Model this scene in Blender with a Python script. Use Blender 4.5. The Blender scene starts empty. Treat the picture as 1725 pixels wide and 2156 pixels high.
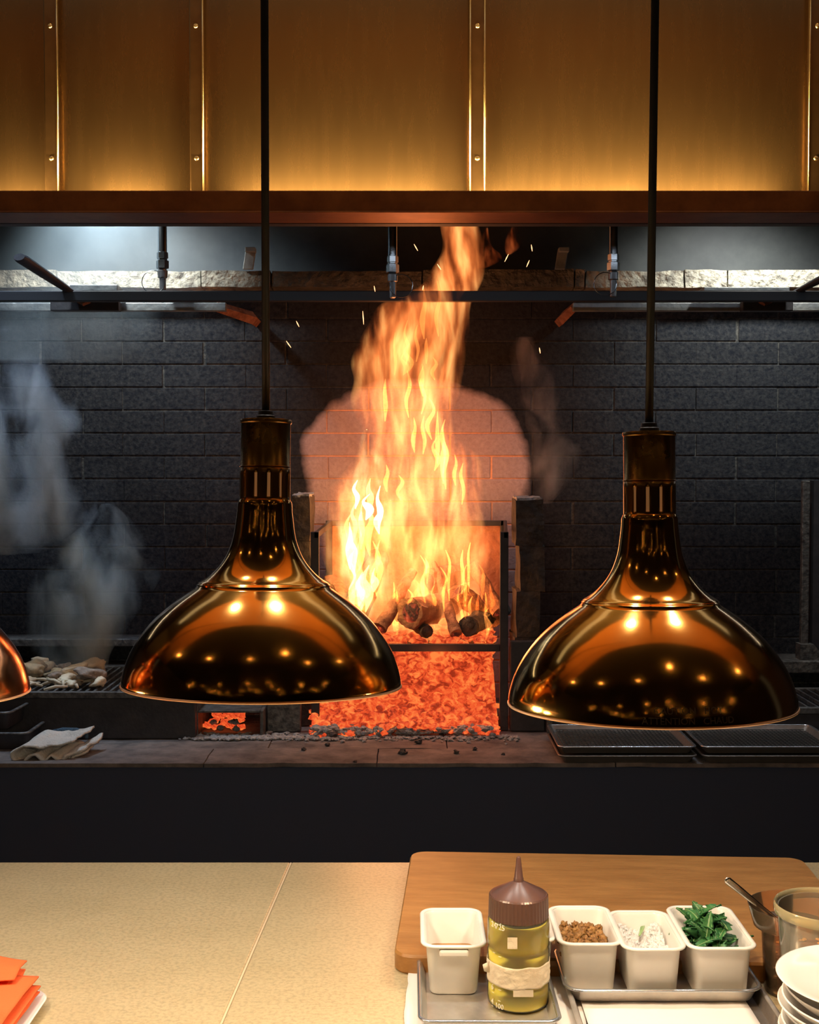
import bpy, bmesh, math, random
from mathutils import Vector, Matrix, noise
sc = bpy.context.scene
C = sc.collection
R = math.radians
# ------------------------------------------------------------------ camera
F, CAMZ, PITCH = 2600.0, 1.675, math.atan(98/2600)
cam = bpy.data.cameras.new('camera'); camo = bpy.data.objects.new('camera', cam); C.objects.link(camo)
camo.location = (0, 0, CAMZ); camo.rotation_euler = (R(90)-PITCH, 0, 0)
cam.sensor_fit = 'HORIZONTAL'; cam.sensor_width = 36; cam.lens = F/1725*36
cam.clip_start = 0.05; cam.clip_end = 60
sc.camera = camo
def ray(px, py):
    u, v = (px-862.5)/F, (1078-py)/F
    return Vector((u, math.cos(PITCH)+v*math.sin(PITCH), -math.sin(PITCH)+v*math.cos(PITCH)))
def P(px, py, Y):
    d = ray(px, py); t = Y/d.y
    return Vector((d.x*t, Y, CAMZ+d.z*t))
def Q(px, py, Z):
    d = ray(px, py); t = (Z-CAMZ)/d.z
    return Vector((d.x*t, d.y*t, Z))
# ------------------------------------------------------------------ view, world, lights
sc.view_settings.view_transform = 'Standard'; sc.view_settings.look = 'None'
sc.view_settings.gamma = 1; sc.view_settings.exposure = 0.0; sc.view_settings.use_curve_mapping = False
try:
    sc.cycles.use_denoising = True
    sc.cycles.volume_step_rate = 1.0; sc.cycles.volume_max_steps = 256
    sc.cycles.max_bounces = 8; sc.cycles.transparent_max_bounces = 16
    sc.cycles.sample_clamp_indirect = 4.0
except Exception: pass
w = bpy.data.worlds.new('world'); sc.world = w; w.use_nodes = True
w.node_tree.nodes['Background'].inputs[0].default_value = (0.55, 0.62, 0.95, 1)
w.node_tree.nodes['Background'].inputs[1].default_value = 0.05
def lamp(kind, name, loc, energy, color, size=0.1, target=None, spot=60, blend=0.6, size_y=None, parent=None):
    d = bpy.data.lights.new(name, kind); d.energy = energy; d.color = color
    if kind == 'AREA':
        d.size = size
        if size_y: d.shape = 'RECTANGLE'; d.size_y = size_y
    else: d.shadow_soft_size = size
    if kind == 'SPOT': d.spot_size = R(spot); d.spot_blend = blend
    o = bpy.data.objects.new(name, d); C.objects.link(o); o.location = loc
    if target is not None: o.rotation_euler = (Vector(target)-Vector(loc)).to_track_quat('-Z', 'Y').to_euler()
    if parent: o.parent = parent
    return o
WARM = (1, .70, .38); FIREC = (1, .40, .17); COOL = (.80, .90, 1)
# the fire
lamp('POINT', 'fire_light', (.02, 4.33, 1.33), 2.8, FIREC, .10)
lamp('POINT', 'fire_light', (-.10, 4.33, 1.62), 1.5, FIREC, .10)
lamp('POINT', 'fire_light', (.02, 4.30, 2.05), .8, FIREC, .08)
lamp('POINT', 'ember_light', (.10, 4.12, 1.0), 1.2, (1, .2, .05), .08)
# hood downlights at the back wall
lamp('SPOT', 'hood_light', (-1.12, 4.30, 2.76), 68, (.90, .97, .95), .04, (-1.05, 4.72, 2.1), 110, 1)
lamp('SPOT', 'hood_light', (1.32, 4.30, 2.76), 58, (1, .97, .84), .04, (1.28, 4.72, 2.1), 105, 1)
lamp('SPOT', 'hood_light', (-1.45, 4.05, 3.0), 70, (.62, .80, 1), .05, (-1.35, 4.25, 1.2), 55, 1)
lamp('SPOT', 'hood_light', (.95, 3.75, 3.0), 30, (.75, .88, 1), .05, (1.15, 3.85, .8), 40, .8)
# warm up-lights in the gutter of the hood
for px, e, l in ((30, .5, .16), (262, .8, .22), (640, 1.6, .4), (870, .9, .2), (1175, 1.8, .45), (1480, 1.5, .45)):
    x = (px-862.5)/F*3.52
    lamp('AREA', 'gutter_light', (x, 3.515, 2.415), e*21., (1, .72, .30), l, (x, 3.56, 3.0), size_y=.03)
# ceiling spots: on the hood face, on the pass
for x, e in ((-.30, 8), (.43, 16), (1.2, 6), (-.95, 6)):
    lamp('SPOT', 'ceiling_spot', (x, 3.47, 3.36), e*.15, (1, .60, .22), .03, (x, 3.58, 3.0), 80, .9)
for x in (-.75, .02, .85):
    lamp('SPOT', 'pass_spot', (x, 2.05, 3.36), 52, (1, .97, .88), .04, (x*.8, 1.85, .9), 48, .7)

lamp('AREA', 'hood_strip_light', (0, 3.90, 2.41), 6, (.78, .88, 1), 5.2, (0, 3.86, 0), size_y=.05)
lamp('AREA', 'aisle_fill', (0, 2.95, 3.37), 2, (.72, .82, 1), 4.5, (0, 2.95, 0), size_y=.25)  # unseen cool fill added over the aisle, stands in for ambient light
lamp('AREA', 'ceiling_fill', (0, 1.85, 2.72), 8.5, (1, .60, .30), 4., (0, 1.9, 3.4), size_y=.15)  # unseen up-light added to warm the ceiling mirrored in the lamp domes
# ------------------------------------------------------------------ materials
def mat(name, col, rough=.5, metal=0., **k):
    m = bpy.data.materials.new(name); m.use_nodes = True
    nt = m.node_tree; b = nt.nodes['Principled BSDF']
    b.inputs['Base Color'].default_value = (*col, 1); b.inputs['Roughness'].default_value = rough
    b.inputs['Metallic'].default_value = metal
    if 'spec' in k: b.inputs['Specular IOR Level'].default_value = k['spec']
    if 'trans' in k: b.inputs['Transmission Weight'].default_value = k['trans']
    if 'ior' in k: b.inputs['IOR'].default_value = k['ior']
    if 'coat' in k: b.inputs['Coat Weight'].default_value = k['coat']; b.inputs['Coat Roughness'].default_value = .15
    if 'emit' in k:
        b.inputs['Emission Color'].default_value = (*k['emit'], 1); b.inputs['Emission Strength'].default_value = k.get('es', 1)
    if 'sss' in k:
        b.inputs['Subsurface Weight'].default_value = k['sss']; b.inputs['Subsurface Radius'].default_value = (.01, .008, .006)
    tc = nt.nodes.new('ShaderNodeTexCoord'); mp = nt.nodes.new('ShaderNodeMapping')
    mp.inputs['Scale'].default_value = k.get('stretch', (1, 1, 1))
    nt.links.new(tc.outputs['Object'], mp.inputs['Vector'])
    if 'col2' in k:
        n = nt.nodes.new('ShaderNodeTexNoise'); n.inputs['Scale'].default_value = k.get('ns', 20)
        n.inputs['Detail'].default_value = k.get('nd', 6); n.inputs['Roughness'].default_value = .65
        nt.links.new(mp.outputs[0], n.inputs['Vector'])
        r = nt.nodes.new('ShaderNodeValToRGB')
        lo, hi = k.get('range', (.35, .65))
        r.color_ramp.elements[0].position = lo; r.color_ramp.elements[1].position = hi
        r.color_ramp.elements[0].color = (*col, 1); r.color_ramp.elements[1].color = (*k['col2'], 1)
        nt.links.new(n.outputs['Fac'], r.inputs['Fac']); nt.links.new(r.outputs['Color'], b.inputs['Base Color'])
        if 'r2' in k:
            mr = nt.nodes.new('ShaderNodeMapRange'); mr.inputs['From Min'].default_value = lo; mr.inputs['From Max'].default_value = hi
            mr.inputs['To Min'].default_value = rough; mr.inputs['To Max'].default_value = k['r2']
            nt.links.new(n.outputs['Fac'], mr.inputs['Value']); nt.links.new(mr.outputs[0], b.inputs['Roughness'])
    if 'bump' in k:
        n = nt.nodes.new('ShaderNodeTexNoise'); n.inputs['Scale'].default_value = k.get('bs', 60); n.inputs['Detail'].default_value = 8
        nt.links.new(mp.outputs[0], n.inputs['Vector'])
        bp = nt.nodes.new('ShaderNodeBump'); bp.inputs['Strength'].default_value = k['bump']; bp.inputs['Distance'].default_value = k.get('bd', .01)
        nt.links.new(n.outputs['Fac'], bp.inputs['Height']); nt.links.new(bp.outputs[0], b.inputs['Normal'])
    return m

def brick_mat(name, mortar=False):
    m = mat(name, (.05, .05, .052), .85, spec=.15, bump=.5, bs=85, bd=.006)
    nt = m.node_tree; N = nt.nodes.new; L = nt.links.new; b = nt.nodes['Principled BSDF']
    tc = nt.nodes['Texture Coordinate']
    sep = N('ShaderNodeSeparateXYZ'); L(tc.outputs['Object'], sep.inputs[0])
    def math_(op, a, bb):
        n = N('ShaderNodeMath'); n.operation = op
        for i, v in enumerate((a, bb)):
            if isinstance(v, (int, float)): n.inputs[i].default_value = v
            else: L(v, n.inputs[i])
        return n.outputs[0]
    ns = N('ShaderNodeTexNoise'); ns.inputs['Scale'].default_value = 3.2; ns.inputs['Detail'].default_value = 4; L(tc.outputs['Object'], ns.inputs['Vector'])
    wob = math_('MULTIPLY', math_('SUBTRACT', ns.outputs['Fac'], .5), .55)
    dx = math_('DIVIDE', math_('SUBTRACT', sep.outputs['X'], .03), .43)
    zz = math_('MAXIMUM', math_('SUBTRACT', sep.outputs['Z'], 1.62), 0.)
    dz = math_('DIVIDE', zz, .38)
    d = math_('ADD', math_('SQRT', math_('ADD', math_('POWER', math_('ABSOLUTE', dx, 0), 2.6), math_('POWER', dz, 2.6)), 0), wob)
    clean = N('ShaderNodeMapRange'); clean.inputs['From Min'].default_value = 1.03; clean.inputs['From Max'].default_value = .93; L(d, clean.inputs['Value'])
    n2 = N('ShaderNodeTexNoise'); n2.inputs['Scale'].default_value = 60; n2.inputs['Detail'].default_value = 8; n2.inputs['Roughness'].default_value = .75; L(tc.outputs['Object'], n2.inputs['Vector'])
    r1 = N('ShaderNodeValToRGB'); r1.color_ramp.elements[0].position = .38; r1.color_ramp.elements[1].position = .68
    r1.color_ramp.elements[0].color = (.009, .012, .021, 1) if not mortar else (.020, .024, .032, 1)
    r1.color_ramp.elements[1].color = (.045, .050, .058, 1) if not mortar else (.13, .13, .125, 1)
    L(n2.outputs['Fac'], r1.inputs['Fac'])
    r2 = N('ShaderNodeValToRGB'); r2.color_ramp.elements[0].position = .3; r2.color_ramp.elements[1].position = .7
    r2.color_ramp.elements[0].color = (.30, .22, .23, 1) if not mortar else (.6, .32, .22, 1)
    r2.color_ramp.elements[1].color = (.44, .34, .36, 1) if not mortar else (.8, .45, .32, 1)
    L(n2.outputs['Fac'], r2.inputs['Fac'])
    # soot: blackest beside and above the fire, thinner where the wall is dusted grey to the left and the right
    n3 = N('ShaderNodeTexNoise'); n3.inputs['Scale'].default_value = 2.2; n3.inputs['Detail'].default_value = 5; L(tc.outputs['Object'], n3.inputs['Vector'])
    ax = math_('ADD', math_('ABSOLUTE', math_('SUBTRACT', sep.outputs['X'], .03), 0), math_('MULTIPLY', math_('SUBTRACT', n3.outputs['Fac'], .5), .5))
    so = N('ShaderNodeMapRange'); so.inputs['From Min'].default_value = .42; so.inputs['From Max'].default_value = .75
    so.inputs['To Min'].default_value = .38; so.inputs['To Max'].default_value = 1.; L(ax, so.inputs['Value'])
    mx0 = N('ShaderNodeMix'); mx0.data_type = 'RGBA'; mx0.inputs[6].default_value = (.012, .010, .011, 1); L(so.outputs[0], mx0.inputs[0]); L(r1.outputs['Color'], mx0.inputs[7])
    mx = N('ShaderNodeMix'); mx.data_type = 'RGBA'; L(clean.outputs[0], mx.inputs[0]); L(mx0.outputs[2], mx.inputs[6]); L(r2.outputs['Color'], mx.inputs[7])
    L(mx.outputs[2], b.inputs['Base Color'])
    return m
M = {}
M['brick'] = brick_mat('soot_brick'); M['mortar'] = brick_mat('mortar', True)
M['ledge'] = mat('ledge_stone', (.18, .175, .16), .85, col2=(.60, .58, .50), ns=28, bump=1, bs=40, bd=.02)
M['hoodback'] = mat('hood_inner', (.06, .07, .085), .55, .3, col2=(.10, .115, .13), ns=4)
M['brass'] = mat('brushed_brass', (.150, .086, .036), .26, .95, col2=(.158, .091, .038), ns=6, stretch=(6, 6, .7), r2=.28)
M['strip'] = mat('strip_brass', (.13, .072, .03), .30, .95, col2=(.17, .095, .04), ns=12, bump=.05)
M['lip'] = mat('hood_lip_copper', (.17, .065, .028), .42, .75, col2=(.30, .125, .045), ns=7, bump=.1, bs=14)
M['screw'] = mat('screw_brass', (.75, .55, .28), .25, 1)
M['gold'] = mat('lamp_brass', (.82, .43, .10), .085, 1, col2=(.78, .40, .09), ns=5, r2=.15, bump=.02, bs=25, bd=.004)
M['copper'] = mat('lamp_copper', (.85, .32, .12), .10, 1, col2=(.80, .28, .09), ns=8, r2=.16, bump=.02, bs=25, bd=.004)
M['bead'] = mat('lamp_rim_bead', (.95, .58, .34), .42, 1)
M['barblack'] = mat('black_bar', (.012, .013, .018), .55)
M['goldd'] = mat('lamp_neck_brass', (.40, .22, .06), .24, 1, col2=(.34, .18, .05), ns=9, r2=.32)
M['socket'] = mat('socket_metal_glow', (.75, .55, .30), .35, 1, emit=(1, .45, .15), es=.12)  # emission paints the bulb's inner glow onto the socket
M['black'] = mat('black_rubber', (.02, .02, .026), .45)
M['blacksteel'] = mat('black_steel', (.028, .028, .036), .5, .2, col2=(.045, .044, .052), ns=18, bump=.25, bs=70, bd=.004)
M['ironrim'] = mat('worn_iron_edge', (.05, .05, .055), .5, .5, col2=(.18, .18, .18), ns=40, bump=.4)
M['railsteel'] = mat('grey_rail_steel', (.20, .22, .24), .42, .6, col2=(.34, .36, .37), ns=16, bump=.2)
M['rust'] = mat('rusted_iron', (.12, .04, .022), .8, .2, col2=(.28, .12, .07), ns=30, bump=.5)
M['pipe'] = mat('pipe_steel', (.42, .45, .48), .22, 1)
M['fitting'] = mat('fitting_steel', (.20, .20, .21), .3, .9)
M['hearth'] = mat('hearth_slab', (.075, .068, .070), .85, col2=(.22, .19, .18), ns=9, nd=10, bump=.8, bs=30, bd=.01)
M['hearthfront'] = mat('hearth_front', (.036, .050, .095), .85)
M['ash'] = mat('ash', (.45, .44, .44), .95, col2=(.22, .22, .23), ns=60, bump=1, bs=90, bd=.01)
M['charcoal'] = mat('charcoal', (.018, .016, .016), .8, col2=(.07, .06, .06), ns=40, bump=.8, bs=60, bd=.01)
M['firebrick'] = mat('firebrick', (.025, .022, .022), .9, col2=(.075, .06, .055), ns=18, bump=.8, bs=45, bd=.01)
def ember_mat(name, c0, c1, c2, strength, scale=26, dark=.42):
    m = mat(name, (.05, .03, .03), .9, bump=1, bs=scale*2, bd=.02)
    nt = m.node_tree; N = nt.nodes.new; L = nt.links.new; b = nt.nodes['Principled BSDF']; tc = nt.nodes['Texture Coordinate']
    n = N('ShaderNodeTexNoise'); n.inputs['Scale'].default_value = scale; n.inputs['Detail'].default_value = 5; n.inputs['Distortion'].default_value = 1.2; L(tc.outputs['Object'], n.inputs['Vector'])
    r = N('ShaderNodeValToRGB'); e = r.color_ramp.elements
    e[0].position = dark-.06; e[0].color = (*c0, 1); e[1].position = dark+.24; e[1].color = (*c2, 1)
    q = e.new(dark+.07); q.color = (*c1, 1)
    L(n.outputs['Fac'], r.inputs['Fac']); L(r.outputs['Color'], b.inputs['Emission Color']); b.inputs['Emission Strength'].default_value = strength
    return m
M['ember'] = ember_mat('ember', (.30, .022, .006), (.80, .075, .018), (1., .24, .05), 1.0, 30)
M['emberdim'] = ember_mat('ember_dim', (.02, .004, .003), (.35, .03, .012), (1., .16, .05), .9, 22, .50)
M['coal'] = mat('glowing_coal', (.3, .05, .02), .9, emit=(1, .12, .035), es=1.2)
M['logm'] = mat('burning_log', (.16, .08, .05), .9, col2=(.33, .17, .11), ns=24, bump=1, bs=30, bd=.02)
M['tray'] = mat('aluminium_tray', (.55, .53, .50), .34, .85, col2=(.72, .68, .62), ns=14, r2=.5, bump=.12, bs=30)
M['traydark'] = mat('dark_seasoned_tray', (.22, .20, .18), .42, .7, col2=(.26, .23, .21), ns=20, bump=.3, bs=40)
M['trayrim'] = mat('tray_rim', (.62, .66, .70), .25, .9)
M['panw'] = mat('white_plastic', (.86, .83, .76), .28, col2=(.81, .78, .70), ns=7)
M['plate'] = mat('white_china', (.88, .86, .83), .12, coat=.5)
M['paper'] = mat('white_paper', (.85, .80, .74), .8, bump=.2, bs=12, bd=.01)
M['napkin'] = mat('orange_napkin', (.90, .15, .035), .85, bump=.4, bs=300, bd=.002)
M['cap'] = mat('brown_cap', (.085, .045, .038), .32)
M['oil'] = mat('olive_oil', (1., .86, .14), .2, sss=.3, trans=.0, ior=1.2, emit=(0, 0, 0))
M['tape'] = mat('masking_tape', (.82, .70, .50), .6, bump=.8, bs=45, bd=.006)
M['caper'] = mat('dried_berry', (.17, .075, .018), .6, col2=(.42, .22, .06), ns=55, bump=1, bs=120, bd=.004)
M['salt'] = mat('flaky_salt', (.93, .90, .86), .5, bump=1, bs=160, bd=.01)
M['leaf'] = mat('green_leaf', (.018, .085, .022), .35, col2=(.05, .19, .06), ns=30, sss=.1)
M['leafrib'] = mat('leaf_rib', (.25, .40, .16), .4)
M['chili'] = mat('chili_sauce', (.045, .010, .006), .25, col2=(.26, .05, .015), ns=60, bump=1, bs=90, bd=.006)
M['seed'] = mat('chili_seed', (.85, .40, .08), .4)
M['spoon'] = mat('spoon_steel', (.6, .58, .55), .18, 1)
M['towel'] = mat('cotton_towel', (.62, .60, .56), .95, col2=(.30, .28, .25), ns=8, range=(.52, .74), bump=1, bs=140, bd=.006)
M['blue'] = mat('blue_hem', (.05, .10, .16), .95, bump=.8, bs=140)
M['food'] = mat('pale_mushroom', (.66, .58, .44), .6, col2=(.30, .23, .18), ns=16, range=(.45, .75), bump=.5, bs=40)
M['foodd'] = mat('brown_mushroom', (.16, .12, .10), .7, col2=(.34, .27, .22), ns=20, bump=.8, bs=50)
M['text'] = mat('raised_marking', (.98, .93, .70), .4)
M['lettering'] = mat('dull_stamped_lettering', (.20, .14, .09), .5, .6)
M['wall'] = mat('dark_room_wall', (.02, .017, .02), .7)
M['ceil'] = mat('warm_ceiling', (.42, .20, .08), .7, col2=(.36, .165, .065), ns=2)
M['floor'] = mat('dark_floor', (.03, .027, .027), .5)
M['bulb'] = mat('bulb_glow', (1, .8, .5), .3, emit=(1, .62, .28), es=26)
M['heatbulb'] = mat('heat_bulb', (.4, .1, .05), .3, emit=(1, .35, .12), es=1.5)
M['fixture'] = mat('fixture_metal', (.1, .1, .1), .4, .8)
def clear_mat(name, tint, gl=.12, opac=.18, rough=.08):
    m = bpy.data.materials.new(name); m.use_nodes = True; nt = m.node_tree; N = nt.nodes.new; L = nt.links.new
    b = nt.nodes['Principled BSDF']; b.inputs['Base Color'].default_value = (*tint, 1); b.inputs['Roughness'].default_value = rough
    t = N('ShaderNodeBsdfTransparent'); t.inputs[0].default_value = (*[min(1, .35+c*.65) for c in tint], 1)
    g = N('ShaderNodeBsdfGlossy'); g.inputs['Roughness'].default_value = rough
    fr = N('ShaderNodeFresnel'); fr.inputs[0].default_value = 1.45
    m1 = N('ShaderNodeMixShader'); m1.inputs[0].default_value = opac; L(t.outputs[0], m1.inputs[1]); L(b.outputs[0], m1.inputs[2])
    m2 = N('ShaderNodeMixShader'); L(fr.outputs[0], m2.inputs[0]); L(m1.outputs[0], m2.inputs[1]); L(g.outputs[0], m2.inputs[2])
    L(m2.outputs[0], nt.nodes['Material Output'].inputs[0]); return m
M['clear'] = clear_mat('clear_plastic', (.95, .88, .70))
M['bottle'] = clear_mat('bottle_plastic', (.98, .95, .75), opac=.06, rough=.12)
M['amber'] = clear_mat('amber_plastic', (.93, .62, .36), opac=.10)
# counter stone
def stone():
    m = mat('beige_stone', (.50, .41, .235), .34, col2=(.57, .47, .28), ns=5)
    nt = m.node_tree; N = nt.nodes.new; L = nt.links.new; b = nt.nodes['Principled BSDF']; tc = nt.nodes['Texture Coordinate']
    ramp = [n for n in nt.nodes if n.type == 'VALTORGB'][0]
    n = N('ShaderNodeTexNoise'); n.inputs['Scale'].default_value = 150; n.inputs['Detail'].default_value = 6; n.inputs['Roughness'].default_value = .6
    L(tc.outputs['Object'], n.inputs['Vector'])
    r = N('ShaderNodeMapRange'); r.inputs['From Min'].default_value = .36; r.inputs['From Max'].default_value = .56
    r.inputs['To Min'].default_value = .78; r.inputs['To Max'].default_value = 1.04
    L(n.outputs['Fac'], r.inputs['Value'])
    mx = N('ShaderNodeVectorMath'); mx.operation = 'SCALE'; L(ramp.outputs['Color'], mx.inputs[0]); L(r.outputs[0], mx.inputs['Scale'])
    L(mx.outputs[0], b.inputs['Base Color']); return m
M['stone'] = stone()
M['joint'] = mat('pale_grout', (.72, .56, .36), .6)
M['board'] = mat('worn_wood_board', (.33, .15, .038), .42, col2=(.45, .22, .062), ns=9, stretch=(1, 5, 5), nd=9, bump=.15, bs=40, bd=.004)
M['boardedge'] = mat('board_edge', (.36, .16, .055), .5)

# ------------------------------------------------------------------ mesh helpers
def obj(name, bm, m, parent=None, smooth=False, bevel=None):
    me = bpy.data.meshes.new(name); bm.to_mesh(me); bm.free()
    o = bpy.data.objects.new(name, me); C.objects.link(o)
    for mm in (m if isinstance(m, (list, tuple)) else [m]): me.materials.append(mm)
    if smooth:
        for p in me.polygons: p.use_smooth = True
        if smooth != 'all':
            try: me.set_sharp_from_angle(angle=R(smooth if smooth is not True else 40))
            except Exception: pass
    if bevel:
        b = o.modifiers.new('bevel', 'BEVEL'); b.width = bevel; b.segments = 2; b.limit_method = 'ANGLE'
    if parent: o.parent = parent
    return o
def tag(o, label, cat, group=None, kind=None):
    o['label'] = label; o['category'] = cat
    if group: o['group'] = group
    if kind: o['kind'] = kind
    return o
def thing(name, label, cat, loc=(0, 0, 0), rot=(0, 0, 0), group=None):
    o = bpy.data.objects.new(name, None); C.objects.link(o); o.location = loc; o.rotation_euler = rot
    o.empty_display_size = .05
    return tag(o, label, cat, group)
def struct(o): o['kind'] = 'structure'; return o
def box(bm, x0, x1, y0, y1, z0, z1):
    r = bmesh.ops.create_cube(bm, size=1)
    for v in r['verts']: v.co = Vector(((x0+x1)/2+v.co.x*(x1-x0), (y0+y1)/2+v.co.y*(y1-y0), (z0+z1)/2+v.co.z*(z1-z0)))
    return r['verts']
def B(*a):
    bm = bmesh.new(); box(bm, *a); return bm
def lathe(prof, seg=48, bm=None, cx=0, cy=0, cap0=False, cap1=False):
    bm = bm or bmesh.new(); rings = []
    for r, z in prof:
        rings.append([bm.verts.new((cx+r*math.cos(2*math.pi*i/seg), cy+r*math.sin(2*math.pi*i/seg), z)) for i in range(seg)])
    for a, b in zip(rings, rings[1:]):
        for i in range(seg): bm.faces.new((a[i], a[(i+1) % seg], b[(i+1) % seg], b[i]))
    if cap0: bm.faces.new(rings[0][::-1])
    if cap1: bm.faces.new(rings[-1])
    return bm
def cr(pts, n=6):
    out = []; P_ = [pts[0]]+list(pts)+[pts[-1]]
    for i in range(1, len(P_)-2):
        p0, p1, p2, p3 = [Vector(q) for q in P_[i-1:i+3]]
        for k in range(n):
            t = k/n
            out.append(.5*((2*p1)+(-p0+p2)*t+(2*p0-5*p1+4*p2-p3)*t*t+(-p0+3*p1-3*p2+p3)*t**3))
    out.append(Vector(pts[-1])); return out
def tube(pts, rad, seg=10, bm=None, flat=1., caps=True, up=(0, 0, 1)):
    bm = bm or bmesh.new(); pts = [Vector(p) for p in pts]; n = len(pts); rings = []
    for i, p in enumerate(pts):
        d = (pts[min(i+1, n-1)]-pts[max(i-1, 0)]).normalized()
        u = Vector(up); s = d.cross(u)
        if s.length < .05: s = d.cross(Vector((0, 1, 0)))
        s.normalize(); t = s.cross(d)
        r = rad[i] if isinstance(rad, (list, tuple)) else rad
        rings.append([bm.verts.new(p+s*r*math.cos(2*math.pi*k/seg)+t*r*flat*math.sin(2*math.pi*k/seg)) for k in range(seg)])
    for a, b in zip(rings, rings[1:]):
        for k in range(seg): bm.faces.new((a[k], a[(k+1) % seg], b[(k+1) % seg], b[k]))
    if caps: bm.faces.new(rings[0][::-1]); bm.faces.new(rings[-1])
    return bm
def rrect(w, d, r, n=6):
    pts = []
    for cx, cy, a0 in ((w/2-r, d/2-r, 0), (-w/2+r, d/2-r, 90), (-w/2+r, -d/2+r, 180), (w/2-r, -d/2+r, 270)):
        for k in range(n+1):
            a = R(a0+90*k/n); pts.append((cx+r*math.cos(a), cy+r*math.sin(a)))
    return pts
def loft(rings, cap0=True, cap1=True, bm=None):
    bm = bm or bmesh.new(); V = [[bm.verts.new(p) for p in r] for r in rings]; n = len(V[0])
    for a, b in zip(V, V[1:]):
        for i in range(n): bm.faces.new((a[i], a[(i+1) % n], b[(i+1) % n], b[i]))
    if cap0: bm.faces.new(V[0][::-1])
    if cap1: bm.faces.new(V[-1])
    return bm
def rr_loft(spec, cap0=True, cap1=True, n=6):       # spec: (w, d, radius, z)
    return loft([[(x, y, z) for x, y in rrect(w_, d_, r_, n)] for w_, d_, r_, z in spec], cap0, cap1)
def blob(rad, seed, amp=.3, sub=2, sc=(1, 1, 1), freq=1.6, bm=None, at=(0, 0, 0)):
    bm2 = bm or bmesh.new(); r = bmesh.ops.create_icosphere(bm2, subdivisions=sub, radius=1)
    for v in r['verts']:
        n = noise.noise(v.co*freq+Vector((seed*3.1, seed*1.7, seed*.9)))
        q = v.co*(1+amp*n*2)*rad
        v.co = Vector((q.x*sc[0], q.y*sc[1], q.z*sc[2]))+Vector(at)
    return bm2
def dup(root, loc=None, rot=None, label=None, scale=None):
    r = root.copy(); C.objects.link(r)
    if loc is not None: r.location = loc
    if rot is not None: r.rotation_euler = rot
    if scale is not None: r.scale = scale
    if label: r['label'] = label
    for ch in list(root.children):
        c = ch.copy(); C.objects.link(c); c.parent = r
        for g in list(ch.children):
            d = g.copy(); C.objects.link(d); d.parent = c
    return r
_tc = {}
def text_verts(body, size):
    cu = bpy.data.curves.new('t', 'FONT'); cu.body = body; cu.size = size; cu.align_x = 'CENTER'; cu.align_y = 'CENTER'
    cu.extrude = size*.03; cu.resolution_u = 3
    o = bpy.data.objects.new('t', cu); C.objects.link(o)
    dg = bpy.context.evaluated_depsgraph_get(); dg.update()
    me = bpy.data.meshes.new_from_object(o.evaluated_get(dg))
    bm = bmesh.new(); bm.from_mesh(me); bpy.data.objects.remove(o); bpy.data.meshes.remove(me)
    return bm
rnd = random.Random(7)

# ------------------------------------------------------------------ room shell
struct(obj('floor', B(-4.5, 4.5, -6.2, 5.2, -.1, 0), M['floor']))
struct(obj('ceiling', B(-4.5, 4.5, 1.40, 2.35, 3.4, 3.5), M['ceil']))
struct(obj('ceiling_dark_rear', B(-4.5, 4.5, 2.35, 5.2, 3.4, 3.5), M['wall']))  # unseen ceiling, made dark to keep orange reflections off the hood panels
struct(obj('ceiling_dark_dining', B(-4.5, 4.5, -6.3, 1.40, 3.4, 3.5), M['wall']))  # unseen ceiling, put in dark to block sky from the lamp reflections
struct(obj('wall_left', B(-3.1, -3, 2.2, 5.2, 0, 3.5), M['wall']))
struct(obj('wall_right', B(3, 3.1, 2.2, 5.2, 0, 3.5), M['wall']))
# back wall: mortar bed and individually laid bricks in one mesh
bm = bmesh.new()
box(bm, -3, 3, 4.757, 5.2, 0, 2.34)
nm = len(bm.faces)
RH, RL = .0877, .3142; z = 1.799
k0 = -int((z-.78)/RH)-1
for k in range(k0, 7):
    zz = z+k*RH
    z1 = min(zz+RH, 2.345)
    if z1-zz < .02: continue
    off = 0 if k % 2 == 0 else RL/2
    for j in range(-7, 8):
        x0 = -.315+off+j*RL
        jj = rnd.uniform(-.002, .002); g = .002
        vs = box(bm, x0+g+rnd.uniform(-.004, .004), x0+RL-g+rnd.uniform(-.004, .004), 4.753+jj*.6, 4.77, zz+g, z1-g+rnd.uniform(-.002, .001))
bm.faces.ensure_lookup_table()
for f in bm.faces[nm:]: f.material_index = 1
struct(obj('wall_back', bm, [M['mortar'], M['brick']], bevel=.003))
# recessed sheet wall above, inside the hood
struct(obj('trim_2', B(-3, 3, 4.95, 5.2, 2.34, 3.4), M['hoodback']))
# stone ledge course
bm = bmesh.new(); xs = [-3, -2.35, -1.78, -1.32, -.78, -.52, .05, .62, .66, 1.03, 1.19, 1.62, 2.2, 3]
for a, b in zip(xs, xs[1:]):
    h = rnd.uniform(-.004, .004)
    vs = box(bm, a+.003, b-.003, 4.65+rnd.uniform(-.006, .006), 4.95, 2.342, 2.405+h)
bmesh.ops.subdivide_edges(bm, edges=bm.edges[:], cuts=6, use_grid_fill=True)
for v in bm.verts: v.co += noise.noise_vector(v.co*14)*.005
struct(obj('trim_1', bm, M['ledge']))

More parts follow.
